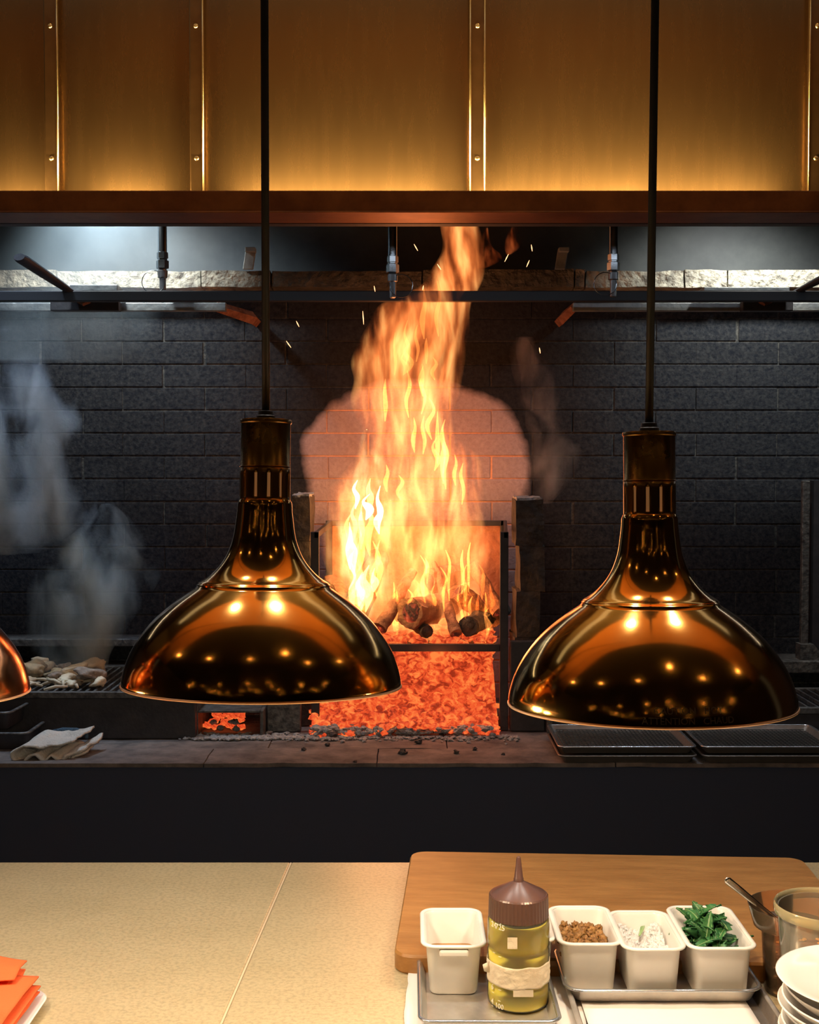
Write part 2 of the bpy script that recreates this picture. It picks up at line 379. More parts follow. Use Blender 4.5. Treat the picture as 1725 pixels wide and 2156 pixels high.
# ------------------------------------------------------------------ hood
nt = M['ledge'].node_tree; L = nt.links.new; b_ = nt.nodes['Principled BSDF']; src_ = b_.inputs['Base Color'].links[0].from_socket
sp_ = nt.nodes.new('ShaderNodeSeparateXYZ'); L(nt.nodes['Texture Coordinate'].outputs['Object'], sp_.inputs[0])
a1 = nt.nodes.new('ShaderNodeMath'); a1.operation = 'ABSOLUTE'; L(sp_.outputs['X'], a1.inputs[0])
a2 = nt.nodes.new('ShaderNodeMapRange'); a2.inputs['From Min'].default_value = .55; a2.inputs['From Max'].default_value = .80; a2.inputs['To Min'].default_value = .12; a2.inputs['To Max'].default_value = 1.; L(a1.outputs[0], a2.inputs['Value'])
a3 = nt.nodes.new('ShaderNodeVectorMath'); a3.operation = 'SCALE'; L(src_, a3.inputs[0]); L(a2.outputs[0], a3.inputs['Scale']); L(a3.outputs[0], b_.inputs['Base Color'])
hood = thing('range_hood', 'wide brass-panelled range hood with riveted seam strips above the open fire', 'range hood', (0, 3.6, 2.4))
def addp(o, par):      # parent keeping world coordinates
    o.parent = par; o.matrix_parent_inverse = Matrix.Translation(-Vector(par.location)) if par.rotation_euler[:] == (0, 0, 0) else par.matrix_basis.inverted(); return o
def xat(px, Y): return (px-862.5)/F*Y
seams = [(120, 28), (421, 28), (1003, 30), (1705, 30)]
edges = [-2.99]+[xat(s[0], 3.61) for s in seams]+[2.99]
for a, b in zip(edges, edges[1:]):
    bm = bmesh.new(); n = 14; rows = 2
    # gently bowed sheet
    V = []
    for side in (0, 1):
        for r_ in range(2):
            zc = (2.385, 3.39)[r_]
            V.append([bm.verts.new((a+(b-a)*i/n, 3.60-(.016*math.sin(math.pi*i/n))*(1 if side == 0 else 1)+side*.012, zc)) for i in range(n+1)])
    for i in range(n):
        bm.faces.new((V[0][i], V[0][i+1], V[1][i+1], V[1][i])); bm.faces.new((V[2][i+1], V[2][i], V[3][i], V[3][i+1]))
    addp(obj('hood_panel', bm, M['brass'], smooth=True), hood)
for sx, wpx in seams:
    wd = wpx/F*3.6
    for lean in (1,):
        x = xat(sx, 3.6)
        st = addp(obj('seam_strip', B(x-wd/2, x+wd/2, 3.578, 3.612, 2.388, 3.39), M['strip'], bevel=.004), hood)
        addp(obj('edge_bead', tube([(x+wd/2, 3.578, 2.389), (x+wd/2, 3.578, 3.389)], .0024, 10), M['screw'], smooth='all'), hood)
        if sx > 900: addp(obj('edge_bead', tube([(x-wd/2, 3.578, 2.389), (x-wd/2, 3.578, 3.389)], .0024, 10), M['screw'], smooth='all'), hood)
        for py in (54, 333, -230):
            p = P(sx+2, py, 3.578)
            bm = lathe([(.0001, .0042), (.004, .004), (.0068, .0018), (.0075, 0)], 16)
            bmesh.ops.rotate(bm, verts=bm.verts, matrix=Matrix.Rotation(R(90), 3, 'X'))
            bmesh.ops.translate(bm, verts=bm.verts, vec=(x, 3.5785, p.z))
            box(bm, x-.0045, x+.0045, 3.5738, 3.5745, p.z-.0008, p.z+.0008)
            s = obj('screw', bm, M['screw'], smooth=True); s.parent = st
# lip: channel
zt, zb = P(862, 401, 3.44).z, P(862, 446, 3.44).z
bm = bmesh.new(); box(bm, -2.99, 2.99, 3.44, 3.448, zb, zt); box(bm, -2.99, 2.99, 3.448, 3.60, zb, zb+.006); box(bm, -2.99, 2.99, 3.436, 3.452, zb-.003, zb+.002)
addp(obj('hood_lip', bm, M['lip'], bevel=.002), hood)
addp(obj('hood_roof', B(-2.99, 2.99, 3.615, 4.95, 3.3, 3.39), M['hoodback']), hood)
bm = B(-2.99, 2.99, 4.1, 4.14, zb+.05, zb+.10)
addp(obj('inner_baffle', B(-2.99, 2.99, 3.62, 3.66, zb+.002, zb+.03), M['blacksteel']), hood)

# pipes with fittings hanging from the hood
def drop_pipe(px, y_fit, y_end, Y, side, label):
    top = P(px, 380, Y); t = thing('drop_pipe', label, 'pipe', (top.x, Y, 2.45), group='steel pipes hanging under the hood')
    x = top.x; zf = P(px, y_fit, Y).z; ze = P(px, y_end, Y).z; r = 9.5/F*Y
    addp(obj('pipe', lathe([(r, 3.3), (r, zf)], 20, cx=x, cy=Y), M['pipe'], smooth=True), t)
    h = zf-P(px, y_fit+35, Y).z
    addp(obj('coupling', lathe([(r*1.02, zf+.002), (r*1.25, zf), (r*1.25, zf-h*.35), (r*1.05, zf-h*.38), (r*1.05, zf-h*.45), (r*1.4, zf-h*.5), (r*1.4, zf-h*.95), (r*.8, zf-h)], 6, cx=x, cy=Y), M['pipe']), t)
    addp(obj('nozzle', lathe([(r*.8, zf-h), (r*1.15, zf-h*1.1), (r*1.1, zf-h*1.5), (r*.75, zf-h*1.55), (r*.7, ze+.003), (r*.45, ze)], 20, cx=x, cy=Y, cap1=True), M['fitting'], smooth=True), t)
    rr = 24/F*Y; cz = zf-h*1.1-rr
    pts = [(x+side*rr*.8+rr*math.cos(a)*1., Y-.01, cz+rr*math.sin(a)) for a in [R(q) for q in range(0, 361, 20)]]
    pts = [(x+side*(rr*.75)+rr*math.cos(R(q)), Y-.012, cz+rr*math.sin(R(q))) for q in range(0, 361, 20)]
    addp(obj('wire_loop', tube(pts, .0016, 6, caps=False), M['pipe'], smooth=True), t)
drop_pipe(341, 532, 612, 4.42, -1, 'leftmost steel drop pipe under the hood, its end behind the black bar')
drop_pipe(827, 540, 628, 4.16, 1, 'middle steel drop pipe under the hood, hanging just left of the flame')
drop_pipe(1293, 536, 626, 4.16, -1, 'rightmost steel drop pipe under the hood, beside the right lamp cord')

# black bar across
za, zb2 = P(0, 612, 4.3).z, P(0, 634, 4.3).z
tag(obj('crossbar', B(-2.99, 2.99, 4.30, 4.33, zb2, za), M['barblack'], bevel=.003), 'long square black steel bar running across in front of the chimney wall', 'bar')

# tool rails with brackets
def rail(side, label, x0, x1, braces, clamp):
    t = thing('tool_rail', label, 'rail', (xat((x0+x1)/2, 4.45), 4.45, 2.27), group='grey tool rails under the ledge')
    za, zb = P(0, 637, 4.45).z, P(0, 655, 4.45).z
    addp(obj('rail', B(xat(x0, 4.45), xat(x1, 4.45), 4.45, 4.475, zb, za), M['railsteel'], bevel=.003), t)
    bx, tip = braces
    p0 = P(bx, 522, 4.62); p1 = P(bx-side*6, 580, 4.62)
    # strap hooked over the ledge
    wd = .019
    bm = bmesh.new()
    vs = box(bm, p0.x-wd, p0.x+wd, 4.625, 4.64, 2.405, p0.z)
    for v in vs:
        if v.co.z < 2.45: v.co.x -= .012
    box(bm, p0.x-wd, p0.x+wd, 4.600, 4.64, p0.z-.016, p0.z)
    addp(obj('strap', bm, M['railsteel'], bevel=.002), t)
    a = P(tip[0], tip[1], 4.60); b = P(tip[2], tip[3], 4.46)
    bm = tube([(a.x, 4.74, a.z-.0), (a.x, 4.62, a.z), (b.x, 4.47, b.z)], [.018, .02, .016], 4, flat=1.2)
    addp(obj('bracket_arm', bm, M['rust']), t)
    bm = B(xat(clamp[0], 4.43), xat(clamp[1], 4.43), 4.405, 4.448, P(0, 656, 4.43).z, P(0, 636, 4.43).z)
    addp(obj('clamp_plate', bm, M['blacksteel'], bevel=.003), t)
    bm = tube([P(clamp[2], 634, 4.40), P(clamp[2]+10, 640, 4.395), P(clamp[2]+24, 634, 4.40)], .008, 6)
    addp(obj('hook', bm, M['rust']), t)
rail(1, 'grey steel tool rail on the left, with a rusted bracket arm at its right end', -260, 478, (528, (530, 668, 456, 645)), (114, 257, 165))
rail(-1, 'grey steel tool rail on the right, with a rusted bracket arm at its left end', 1205, 2010, (1187, (1187, 668, 1212, 645)), (1557, 1662, 1600))
# slanting handles resting on the bar
a, b = P(40, 541, 4.05), P(146, 612, 4.31)
bm = tube([a, a.lerp(b, .06), a.lerp(b, .5), b, b+(b-a)*.25], [.022, .027, .024, .018, .015], 14, flat=.55)
tag(obj('grill_tool', bm, M['blacksteel'], smooth=True), 'dark flat-ended tool handle slanting up at the left, leaning on the black bar', 'tool')
a, b = P(1785, 560, 4.1), P(1682, 612, 4.31)
bm = tube([a, a.lerp(b, .5), b, b+(b-a)*.2], [.022, .02, .014, .012], 12, flat=.6)
tag(obj('grill_tool', bm, M['blacksteel'], smooth=True), 'dark tool handle slanting in at the right edge, leaning on the black bar', 'tool')
for x0, x1, n in ((150, 250, 0), (1480, 1660, 1)):
    p0, p1 = P(x0, 608, 4.38), P(x1, 608, 4.38)
    tag(obj('flat_iron', B(p0.x, p1.x, 4.36, 4.44, P(0, 613, 4.36).z, P(0, 599+5*n, 4.36).z), M['railsteel'], bevel=.003), ('short grey flat iron lying behind the black bar beside the left tool handle', 'long thin flat iron lying behind the black bar at the right')[n], 'iron bar')

# ------------------------------------------------------------------ hearth
HZ = .779
he = thing('hearth', 'long raised stone hearth with dark front and cracked slabs carrying the fire', 'hearth', (0, 4.2, 0))
addp(obj('hearth_front', B(-2.99, 2.99, 3.69, 4.745, 0, HZ-.013), M['hearthfront']), he)
jx = xat(793, 3.7)
xs = [-2.99, -1.75, -.62, jx, .62, 1.6, 2.99]
for a, b in zip(xs, xs[1:]):
    bm = B(a+.002, b-.002, 3.685, 3.88, HZ-.012, HZ)
    bmesh.ops.subdivide_edges(bm, edges=bm.edges[:], cuts=14, use_grid_fill=True)
    for v in bm.verts: v.co += noise.noise_vector(v.co*11)*.003
    addp(obj('slab', bm, M['hearth']), he)
xs = [-2.99, -1.5, -.45, .12, .75, 1.6, 2.99]
for a, b in zip(xs, xs[1:]):
    bm = B(a+.002, b-.002, 3.884, 4.745, HZ-.012, HZ-.002)
    bmesh.ops.subdivide_edges(bm, edges=bm.edges[:], cuts=14, use_grid_fill=True)
    for v in bm.verts: v.co += noise.noise_vector(v.co*9)*.003
    addp(obj('slab', bm, M['hearth']), he)

# basket: iron fire frame
fb = thing('fire_basket', 'black iron fire basket frame holding the burning logs', 'fire basket', (.1, 4.2, HZ))
YF = 4.145; YB = 4.58
xl, xr = P(659, 0, YF).x, P(1065, 0, YF).x
ztop = P(0, 1120, YF).z; zsh = P(0, 1364, YF).z
def fbar(name, *a): addp(obj(name, B(*a), M['blacksteel'], bevel=.002), fb)
for x in (xl, xr): fbar('post', x-.013, x+.015, YF, YF+.022, HZ, ztop)
zbk = P(0, 1096, YB).z; xbl, xbr = P(690, 0, YB).x, P(1064, 0, YB).x
for x in (xbl, xbr): fbar('post', x-.012, x+.012, YB, YB+.02, HZ, zbk)
fbar('front_bar', xl+.015, xr-.013, YF, YF+.02, zsh-.013, zsh+.012)
fbar('rear_bar', xbl, xbr, YB, YB+.012, zbk-.02, zbk)
for x, xb in ((xl, xbl), (xr, xbr)):
    bm = bmesh.new(); vs = box(bm, 0, .012, 0, 1, -.05, 0)
    for v in vs:
        t = v.co.y; v.co = Vector(((x+(xb-x)*t)+v.co.x, YF+(YB-YF)*t, (ztop+(zbk-ztop)*t)+v.co.z*.4))
    addp(obj('side_bar', bm, M['blacksteel']), fb)
for i in range(9):
    x = xl+.03+(xr-xl-.06)*i/8; fbar('grate_bar', x-.007, x+.007, YF+.02, YB, zsh-.012, zsh+.004)
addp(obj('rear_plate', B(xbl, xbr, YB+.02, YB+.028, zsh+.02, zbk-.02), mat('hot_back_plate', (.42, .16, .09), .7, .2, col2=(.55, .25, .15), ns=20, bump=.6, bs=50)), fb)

# stacks of firebrick either side
def brick_stack(px0, px1, rows, Y, depth, label, lean=0):
    t = thing('brick_stack', label, 'brick stack', (xat((px0+px1)/2, Y), Y, HZ), group=None)
    for i, (ya, yb, dx0, dx1) in enumerate(rows):
        x0, x1 = xat(px0+dx0, Y), xat(px1+dx1, Y)
        bm = B(x0, x1, Y, Y+depth, max(HZ, P(0, yb, Y).z)+.001, P(0, ya, Y).z)
        bmesh.ops.subdivide_edges(bm, edges=bm.edges[:], cuts=6, use_grid_fill=True)
        for v in bm.verts: v.co += noise.noise_vector(v.co*16)*.006
        addp(obj('brick', bm, M['firebrick']), t)
    z = P(0, rows[0][0], Y).z
    bm = B(xat(px0+rows[0][2]+2, Y), xat(px1+rows[0][3]-2, Y), Y+.002, Y+depth-.005, z-.002, z+.007)
    bmesh.ops.subdivide_edges(bm, edges=bm.edges[:], cuts=8, use_grid_fill=True)
    for v in bm.verts: v.co += noise.noise_vector(v.co*45)*.006
    addp(obj('ash_layer', bm, M['ash']), t)
brick_stack(1088, 1145, [(1052, 1150, 0, 0), (1150, 1245, 8, 4), (1245, 1343, 0, -6), (1343, 1440, -4, 2), (1440, 1541, -4, 0)], 4.2, .20, 'dark firebrick stack dusted with ash, right of the fire basket')
brick_stack(614, 652, [(1045, 1140, 0, 0), (1140, 1240, 2, 2), (1240, 1340, -2, 0), (1340, 1440, 0, 0), (1440, 1533, -2, 0)], 4.22, .22, 'dark firebrick stack dusted with ash, left of the fire basket')
# low iron plates beside the basket
a = xat(1076, 4.13); b = xat(1150, 4.13)
tag(obj('iron_plate', B(a, b, 4.13, 4.16, HZ, P(0, 1350, 4.13).z), M['blacksteel'], bevel=.004), 'black iron plate standing right of the glowing embers', 'iron plate')
a = xat(560, 4.12); b = xat(632, 4.12)
tag(obj('iron_plate', B(a, b, 4.12, 4.15, HZ, P(0, 1455, 4.12).z), M['ironrim'], bevel=.004), 'grey iron plate standing left of the glowing embers', 'iron plate')

# ember bed
bm = bmesh.new(); nx, ny = 70, 40
x0, x1, y0, y1 = xl-.01, xr-.02, 4.06, 4.60
G = []
for j in range(ny+1):
    row = []
    for i in range(nx+1):
        x = x0+(x1-x0)*i/nx; y = y0+(y1-y0)*j/ny; t = j/ny
        h = .012+.27*min(1, max(0, (t-.02)/.66))**1.35
        h *= .78+.22*math.sin(math.pi*(.15+.85*i/nx))
        h += .03*noise.noise(Vector((x*9, y*9, 0)))+.014*noise.noise(Vector((x*40, y*40, 3)))
        row.append(bm.verts.new((x, y+.01*noise.noise(Vector((x*30, y*30, 9))), HZ+max(.002, h))))
    G.append(row)
for j in range(ny):
    for i in range(nx): bm.faces.new((G[j][i], G[j][i+1], G[j+1][i+1], G[j+1][i]))
for q in range(700):
    i = rnd.randint(1, nx-1); j = int(rnd.random()**1.3*(ny-8)); p = G[j][i].co
    blob(rnd.uniform(.007, .017), q, .35, 1, (1.4, 1, .8), bm=bm, at=(p.x, p.y-.004, p.z+.002))
tag(obj('ember_bed', bm, M['ember']), 'slope of glowing red embers heaped beneath the burning logs', 'embers', kind='stuff')
# embers on the grate
bm = bmesh.new()
for q in range(260):
    blob(rnd.uniform(.010, .02), q+9, .35, 1, (1.3, 1, .7), bm=bm, at=(rnd.uniform(xl+.03, xr-.03), rnd.uniform(YF+.03, YB-.03), zsh+.012+rnd.uniform(0, .014)))
tag(obj('grate_embers', bm, M['ember']), 'thin layer of glowing embers lying on the grate under the logs', 'embers', kind='stuff')
# firebox opening with coals, left of the embers
fx = thing('ash_box', 'low open-fronted iron box glowing with coals, under the left lamp', 'firebox', (xat(480, 4.05), 4.05, HZ))
a, b = xat(406, 4.05), xat(553, 4.05); zt_ = P(0, 1496, 4.05).z
for nme, c in (('side_plate', (a, a+.012, 4.05, 4.4, HZ, zt_+.03)), ('side_plate', (b-.012, b, 4.05, 4.4, HZ, zt_)), ('top_plate', (a+.012, b-.012, 4.05, 4.4, zt_-.008, zt_)), ('back_plate', (a, b, 4.4, 4.41, HZ, zt_))):
    addp(obj(nme, B(*c), M['ironrim'], bevel=.002), fx)
for q in range(46):
    x = a+.022+(b-a-.10)*rnd.random(); y = 4.12+.10*rnd.random(); hot = x < a+.16 and y > 4.13
    s = .0105
    lay = q//18
    o = obj('coal', blob(s, q, .3, 2, (1.2, 1, .9)), M['ember'] if hot else M['ash'], smooth='all'); o.location = (x, y+.02*lay, HZ+.012+.014*lay+(y-4.12)*.25)
    tag(o, 'small glowing red coal inside the low iron box' if hot else 'small ashen coal inside the low iron box', 'coal', 'glowing coals in the low iron box' if hot else 'ashen coals in the low iron box')
# ash spill
bm = bmesh.new()
for q in range(420):
    t = rnd.random(); x = rnd.gauss(xat(455, 4.0), .07) if t < .5 else rnd.gauss(xat(590, 4.0), .10); y = 4.04+abs(rnd.gauss(0, .04))-.03
    blob(rnd.uniform(.003, .010), q, .4, 1, (1.3, 1, .6), bm=bm, at=(x, y-.01, HZ+.003))
for q in range(240):
    x = rnd.uniform(xl, xr-.03); blob(rnd.uniform(.005, .014), q, .4, 1, (1.3, 1, .7), bm=bm, at=(x, 4.045+abs(rnd.gauss(0, .03)), HZ+.006+rnd.uniform(0, .022)))
for q in range(500):
    blob(rnd.uniform(.002, .008), q, .4, 1, (1.3, 1, .6), bm=bm, at=(rnd.uniform(-.45, .36), 4.06-abs(rnd.gauss(0, .035)), HZ+.002))
tag(obj('ash', bm, M['ash']), 'pale ash and crumbs spilled on the hearth before the fire', 'ash', kind='stuff')
# charcoal crumbs scattered on the slabs
chunk = None
for i, (px, py, s) in enumerate([(883, 1565, 7), (848, 1588, 9), (962, 1586, 6), (1000, 1579, 5), (1020, 1550, 5), (700, 1553, 10), (748, 1605, 4), (690, 1570, 5), (800, 1545, 5), (930, 1548, 4), (1060, 1590, 4), (640, 1580, 5)]):
    p = Q(px, py, HZ); r_ = s/F*p.y
    o = obj('charcoal_crumb', blob(r_, i+40, .4, 2, (1.1, 1, .7)), M['charcoal']); o.location = (p.x, p.y, HZ+r_*.5)
    tag(o, 'small black charcoal crumb lying on the hearth slabs before the fire', 'charcoal', 'charcoal crumbs scattered on the hearth')

# logs
def log(px0, py0, px1, py1, Y0, Y1, rpx, label, m='logm', seed=0, tip=.8):
    a, b = P(px0, py0, Y0), P(px1, py1, Y1); r = rpx/F*Y0; n = 12
    pts = [a.lerp(b, i/n)+noise.noise_vector(Vector((i*.35, seed, 0)))*r*.25 for i in range(n+1)]
    bm = tube(pts, [r*(1-(1-tip)*i/n)*(1+.15*noise.noise(Vector((i*.7, seed, 5)))) for i in range(n+1)], 14)
    for v in bm.verts: v.co += noise.noise_vector(v.co*38+Vector((seed, 0, 0)))*r*.22
    t = thing('log', label, 'log', a)
    addp(obj('bark', bm, M[m], smooth=30), t)
    bm = bmesh.new(); d = (b-a).normalized()
    rr = r*.7; bm = lathe([(.0001, .006), (rr*.6, .004), (rr, 0)], 12); bmesh.ops.transform(bm, verts=bm.verts, matrix=Matrix.Translation(a-d*r*.02) @ (-d).to_track_quat('Z', 'Y').to_matrix().to_4x4())
    addp(obj('cut_end', bm, M['emberdim'] if m == 'logm' else M['charcoal']), t)
log(868, 1292, 960, 1265, 4.20, 4.46, 34, 'thick charred log with split end, low in the middle of the fire', seed=1)
log(985, 1318, 1060, 1285, 4.20, 4.50, 22, 'small black charred log lying at the lower right of the fire', 'charcoal', 2)
log(900, 1330, 840, 1300, 4.19, 4.40, 14, 'thin black stick end low in front of the thick log', 'charcoal', 3)
log(960, 1335, 915, 1185, 4.19, 4.42, 13, 'slender burning log standing upright at the centre of the fire', seed=4, tip=.5)
log(905, 1225, 990, 1200, 4.40, 4.5, 28, 'square-edged log at the back, right of the fire centre', seed=5)
log(965, 1245, 1045, 1310, 4.32, 4.36, 24, 'split log slanting down to the right post of the basket', seed=6)
log(1050, 1290, 1000, 1190, 4.30, 4.45, 16, 'thin log leaning against the right side of the basket', seed=7)
log(745, 1290, 800, 1170, 4.24, 4.42, 30, 'pale bark log leaning at the left of the fire', seed=8)
log(690, 1230, 760, 1310, 4.40, 4.24, 24, 'log lying low at the left behind the brass lamp', seed=9)
log(800, 1325, 870, 1200, 4.2, 4.34, 17, 'burning stick slanting up left of the thick log', seed=10, tip=.6)

# ------------------------------------------------------------------ fire
def flame_material(name, warpamt=.09, sx=9., sz=3.0, strength=9., core=None, lo=.46, hi=.72, seed=0., hot=.6):
    m = bpy.data.materials.new(name); m.use_nodes = True; nt = m.node_tree; nt.nodes.clear(); N = nt.nodes.new; L = nt.links.new
    out = N('ShaderNodeOutputMaterial'); em = N('ShaderNodeEmission'); L(em.outputs[0], out.inputs['Volume'])
    tc = N('ShaderNodeTexCoord')
    mp = N('ShaderNodeMapping'); mp.inputs['Location'].default_value = (seed, seed*.7, 0); mp.inputs['Scale'].default_value = (1, 1, .45); L(tc.outputs['Object'], mp.inputs['Vector'])
    wn = N('ShaderNodeTexNoise'); wn.inputs['Scale'].default_value = 6.5; wn.inputs['Detail'].default_value = 1; L(mp.outputs[0], wn.inputs['Vector'])
    sub = N('ShaderNodeVectorMath'); sub.operation = 'SUBTRACT'; sub.inputs[1].default_value = (.5, .5, .5); L(wn.outputs['Color'], sub.inputs[0])
    scl = N('ShaderNodeVectorMath'); scl.operation = 'SCALE'; scl.inputs['Scale'].default_value = warpamt*2; L(sub.outputs[0], scl.inputs[0])
    add = N('ShaderNodeVectorMath'); add.operation = 'ADD'; L(tc.outputs['Object'], add.inputs[0]); L(scl.outputs[0], add.inputs[1])
    mp2 = N('ShaderNodeMapping'); mp2.inputs['Scale'].default_value = (sx, sx*.25, sz); mp2.inputs['Location'].default_value = (seed*3, 0, 0); L(add.outputs[0], mp2.inputs['Vector'])
    n = N('ShaderNodeTexNoise'); n.inputs['Scale'].default_value = 1.; n.inputs['Detail'].default_value = 3.; n.inputs['Roughness'].default_value = .55; L(mp2.outputs[0], n.inputs['Vector'])
    mr = N('ShaderNodeMapRange'); mr.inputs['From Min'].default_value = lo; mr.inputs['From Max'].default_value = hi; L(n.outputs['Fac'], mr.inputs['Value'])
    pw = N('ShaderNodeMath'); pw.operation = 'POWER'; pw.inputs[1].default_value = 1.5; L(mr.outputs[0], pw.inputs[0])
    ms = N('ShaderNodeMath'); ms.operation = 'MULTIPLY'; ms.inputs[1].default_value = strength; L(pw.outputs[0], ms.inputs[0])
    L(ms.outputs[0], em.inputs['Strength'])
    r = N('ShaderNodeValToRGB'); e = r.color_ramp.elements; cs = core or ((1, .16, .02), (1, .36, .07), (1, .62, .20))
    e[0].position = 0; e[0].color = (*cs[0], 1); e[1].position = 1; e[1].color = (*cs[2], 1); m.cycles.volume_step_rate = .35; q = e.new(hot); q.color = (*cs[1], 1)
    L(mr.outputs[0], r.inputs['Fac']); L(r.outputs[0], em.inputs['Color'])
    return m
def envelope(rows, Y, dep, seg=28, amp=.012, seed=0.):
    """rows: (py, xl, xr, depth scale); a closed skin of flame around an upright axis"""
    pts = cr([(r[0], r[1], r[2], r[3]) for r in [(*q, 1.)[:4] for q in rows]], 4)
    rings = []
    for py, a, b, ds in [tuple(p) for p in pts]:
        A, Bv = P(a, py, Y), P(b, py, Y); c = (A+Bv)/2; w_ = max(.002, (Bv.x-A.x)/2); ring = []
        for k in range(seg):
            t = 2*math.pi*k/seg
            p = Vector((c.x+w_*math.cos(t), Y+min(dep*ds, .4*w_+dep*.4)*math.copysign(abs(math.sin(t))**2.3, math.sin(t)), c.z))
            nz = noise.noise(Vector((math.cos(t)*1.5+seed, math.sin(t)*1.5, c.z*9)))
            p.x += nz*amp*math.cos(t)*2; ring.append(p)
        rings.append(ring)
    return loft(rings)
class V4(list): pass
_cr = cr
def cr(pts, n=6):      # works for tuples of any length
    out = []; Pn = [pts[0]]+list(pts)+[pts[-1]]
    for i in range(1, len(Pn)-2):
        p0, p1, p2, p3 = Pn[i-1:i+3]
        for k in range(n):
            t = k/n
            out.append(tuple(.5*(2*b+(-a+c)*t+(2*a-5*b+4*c-d)*t*t+(-a+3*b-3*c+d)*t**3) for a, b, c, d in zip(p0, p1, p2, p3)))
    out.append(tuple(pts[-1])); return out
M['flame'] = flame_material('flame', .07, 24, 5.5, 13.5, ((1, .14, .025), (1, .25, .055), (1, .42, .12)), .32, .66)
M['flamehot'] = flame_material('flame_hot', 0.07, 24, 9, 9., ((1, .26, .04), (1, .50, .12), (1, .80, .36)), .34, .62, 5., .5)
M['flamelow'] = flame_material('flame_low', .08, 20, 7, 5., None, .40, .66, 9.)
fire = thing('fire', 'tall orange flames rising from the logs up under the hood', 'fire', (0, 4.35, HZ+.3))
rows = [(1340, 770, 1045), (1250, 700, 1052), (1160, 675, 1050), (1100, 682, 1030), (1040, 692, 1022), (1000, 722, 1018), (960, 745, 1005), (920, 768, 965), (880, 748, 958), (840, 740, 965),
        (800, 742, 975), (760, 736, 980), (720, 756, 985), (680, 780, 990), (640, 800, 1000), (605, 880, 1015), (570, 905, 1022), (530, 925, 1020), (490, 922, 1012), (455, 922, 1004), (420, 930, 992), (395, 955, 970)]
addp(obj('flame_column', envelope(rows, 4.36, .13, amp=.010), M['flame']), fire)
rows = [(1300, 700, 800), (1250, 690, 815), (1200, 690, 822), (1150, 682, 832), (1100, 690, 838), (1060, 705, 835), (1030, 720, 815), (1000, 730, 800), (970, 745, 802), (940, 755, 778), (905, 768, 774)]
addp(obj('bright_flame', envelope(rows, 4.20, .07, amp=.015, seed=4), M['flamehot']), fire)
# free licks beside the column
def lick(pts, wpx, Y, m, name='flame_tongue'):
    q = cr([(x, y, w_) for (x, y), w_ in zip(pts, wpx)], 6)
    bm = tube([P(x, y, Y+.02*math.sin(y*.03)) for x, y, _ in q], [max(.0008, w_/F*Y) for *_, w_ in q], 8, flat=.8, up=(0, 1, 0))
    return addp(obj(name, bm, m, smooth='all'), fire)
def lickmat(name, col, s):
    m = bpy.data.materials.new(name); m.use_nodes = True; nt = m.node_tree; nt.nodes.clear()
    o = nt.nodes.new('ShaderNodeOutputMaterial'); e = nt.nodes.new('ShaderNodeEmission'); e.inputs[0].default_value = (*col, 1); e.inputs[1].default_value = s
    nt.links.new(e.outputs[0], o.inputs['Volume']); return m
M['lk1'] = lickmat('flame_lick_orange', (1, .26, .045), 1.2); M['lk2'] = lickmat('flame_lick_yellow', (1, .33, .06), 3); M['lk3'] = lickmat('flame_lick_dim', (1, .17, .03), 2.2)
M['lk6'] = lickmat('flame_lick_soft', (1, .22, .04), .8); M['lk5'] = lickmat('flame_lick_faint', (1, .16, .03), .35); M['lk4'] = lickmat('flame_lick_white', (1, .55, .16), 5)
M['flamewisp'] = flame_material('flame_wisp', .05, 30, 12, 9., ((1, .12, .02), (1, .17, .035), (1, .24, .06)), .36, .66, 2.)
for k_, (rows, Yw) in enumerate((([(536, 1068, 1076), (524, 1062, 1092), (508, 1062, 1096), (492, 1068, 1090), (478, 1076, 1084)], 4.28), ([(566, 1004, 1020), (552, 1008, 1052), (538, 1012, 1060), (520, 1014, 1040), (496, 1018, 1032), (480, 1024, 1028)], 4.30), ([(830, 926, 932), (805, 922, 945), (780, 928, 950), (755, 938, 952), (738, 944, 948)], 4.24))):
    addp(obj('flame_wisp', envelope(rows, Yw, .03, amp=.006, seed=k_+7.), M['flamewisp']), fire)
r2 = random.Random(3)
for i in range(26):      # streaks in the column
    y0 = r2.uniform(640, 1080); cx_ = 868-(y0 < 640)*-60+r2.gauss(0, 40); L_ = r2.uniform(45, 120)
    if y0 > 900: cx_ += 20
    s = r2.uniform(-10, 10)
    lick([(cx_, y0+L_/2), (cx_+s, y0+L_*.15), (cx_-s*.5, y0-L_*.2), (cx_+s*.6, y0-L_/2)], [1, r2.uniform(3, 6), r2.uniform(2, 4), .5], r2.uniform(4.24, 4.34), M['lk1'])
for i in range(22):      # bright left fire
    y0 = r2.uniform(1040, 1260); cx_ = 765+r2.gauss(0, 26)+(y0-1150)*-.12; L_ = r2.uniform(50, 120); s = r2.uniform(-9, 9)
    lick([(cx_, y0+L_/2), (cx_+s, y0+L_*.1), (cx_-s*.6, y0-L_*.2), (cx_+s, y0-L_/2)], [1, r2.uniform(5, 10), r2.uniform(3, 6), .5], r2.uniform(4.12, 4.18), M['lk4' if i % 2 else 'lk2'])
for i in range(26):      # licks about the logs
    y0 = r2.uniform(1180, 1330); cx_ = r2.uniform(800, 1050); L_ = r2.uniform(40, 110); s = r2.uniform(-7, 7)
    lick([(cx_, y0+L_/2), (cx_+s, y0+L_*.1), (cx_-s*.3+r2.uniform(-6, 6), y0-L_*.25), (cx_+s+r2.uniform(-8, 8), y0-L_/2)], [1, r2.uniform(2.5, 5), r2.uniform(2, 3), .5], r2.uniform(4.15, 4.3), M['lk2' if i % 3 else 'lk1'])
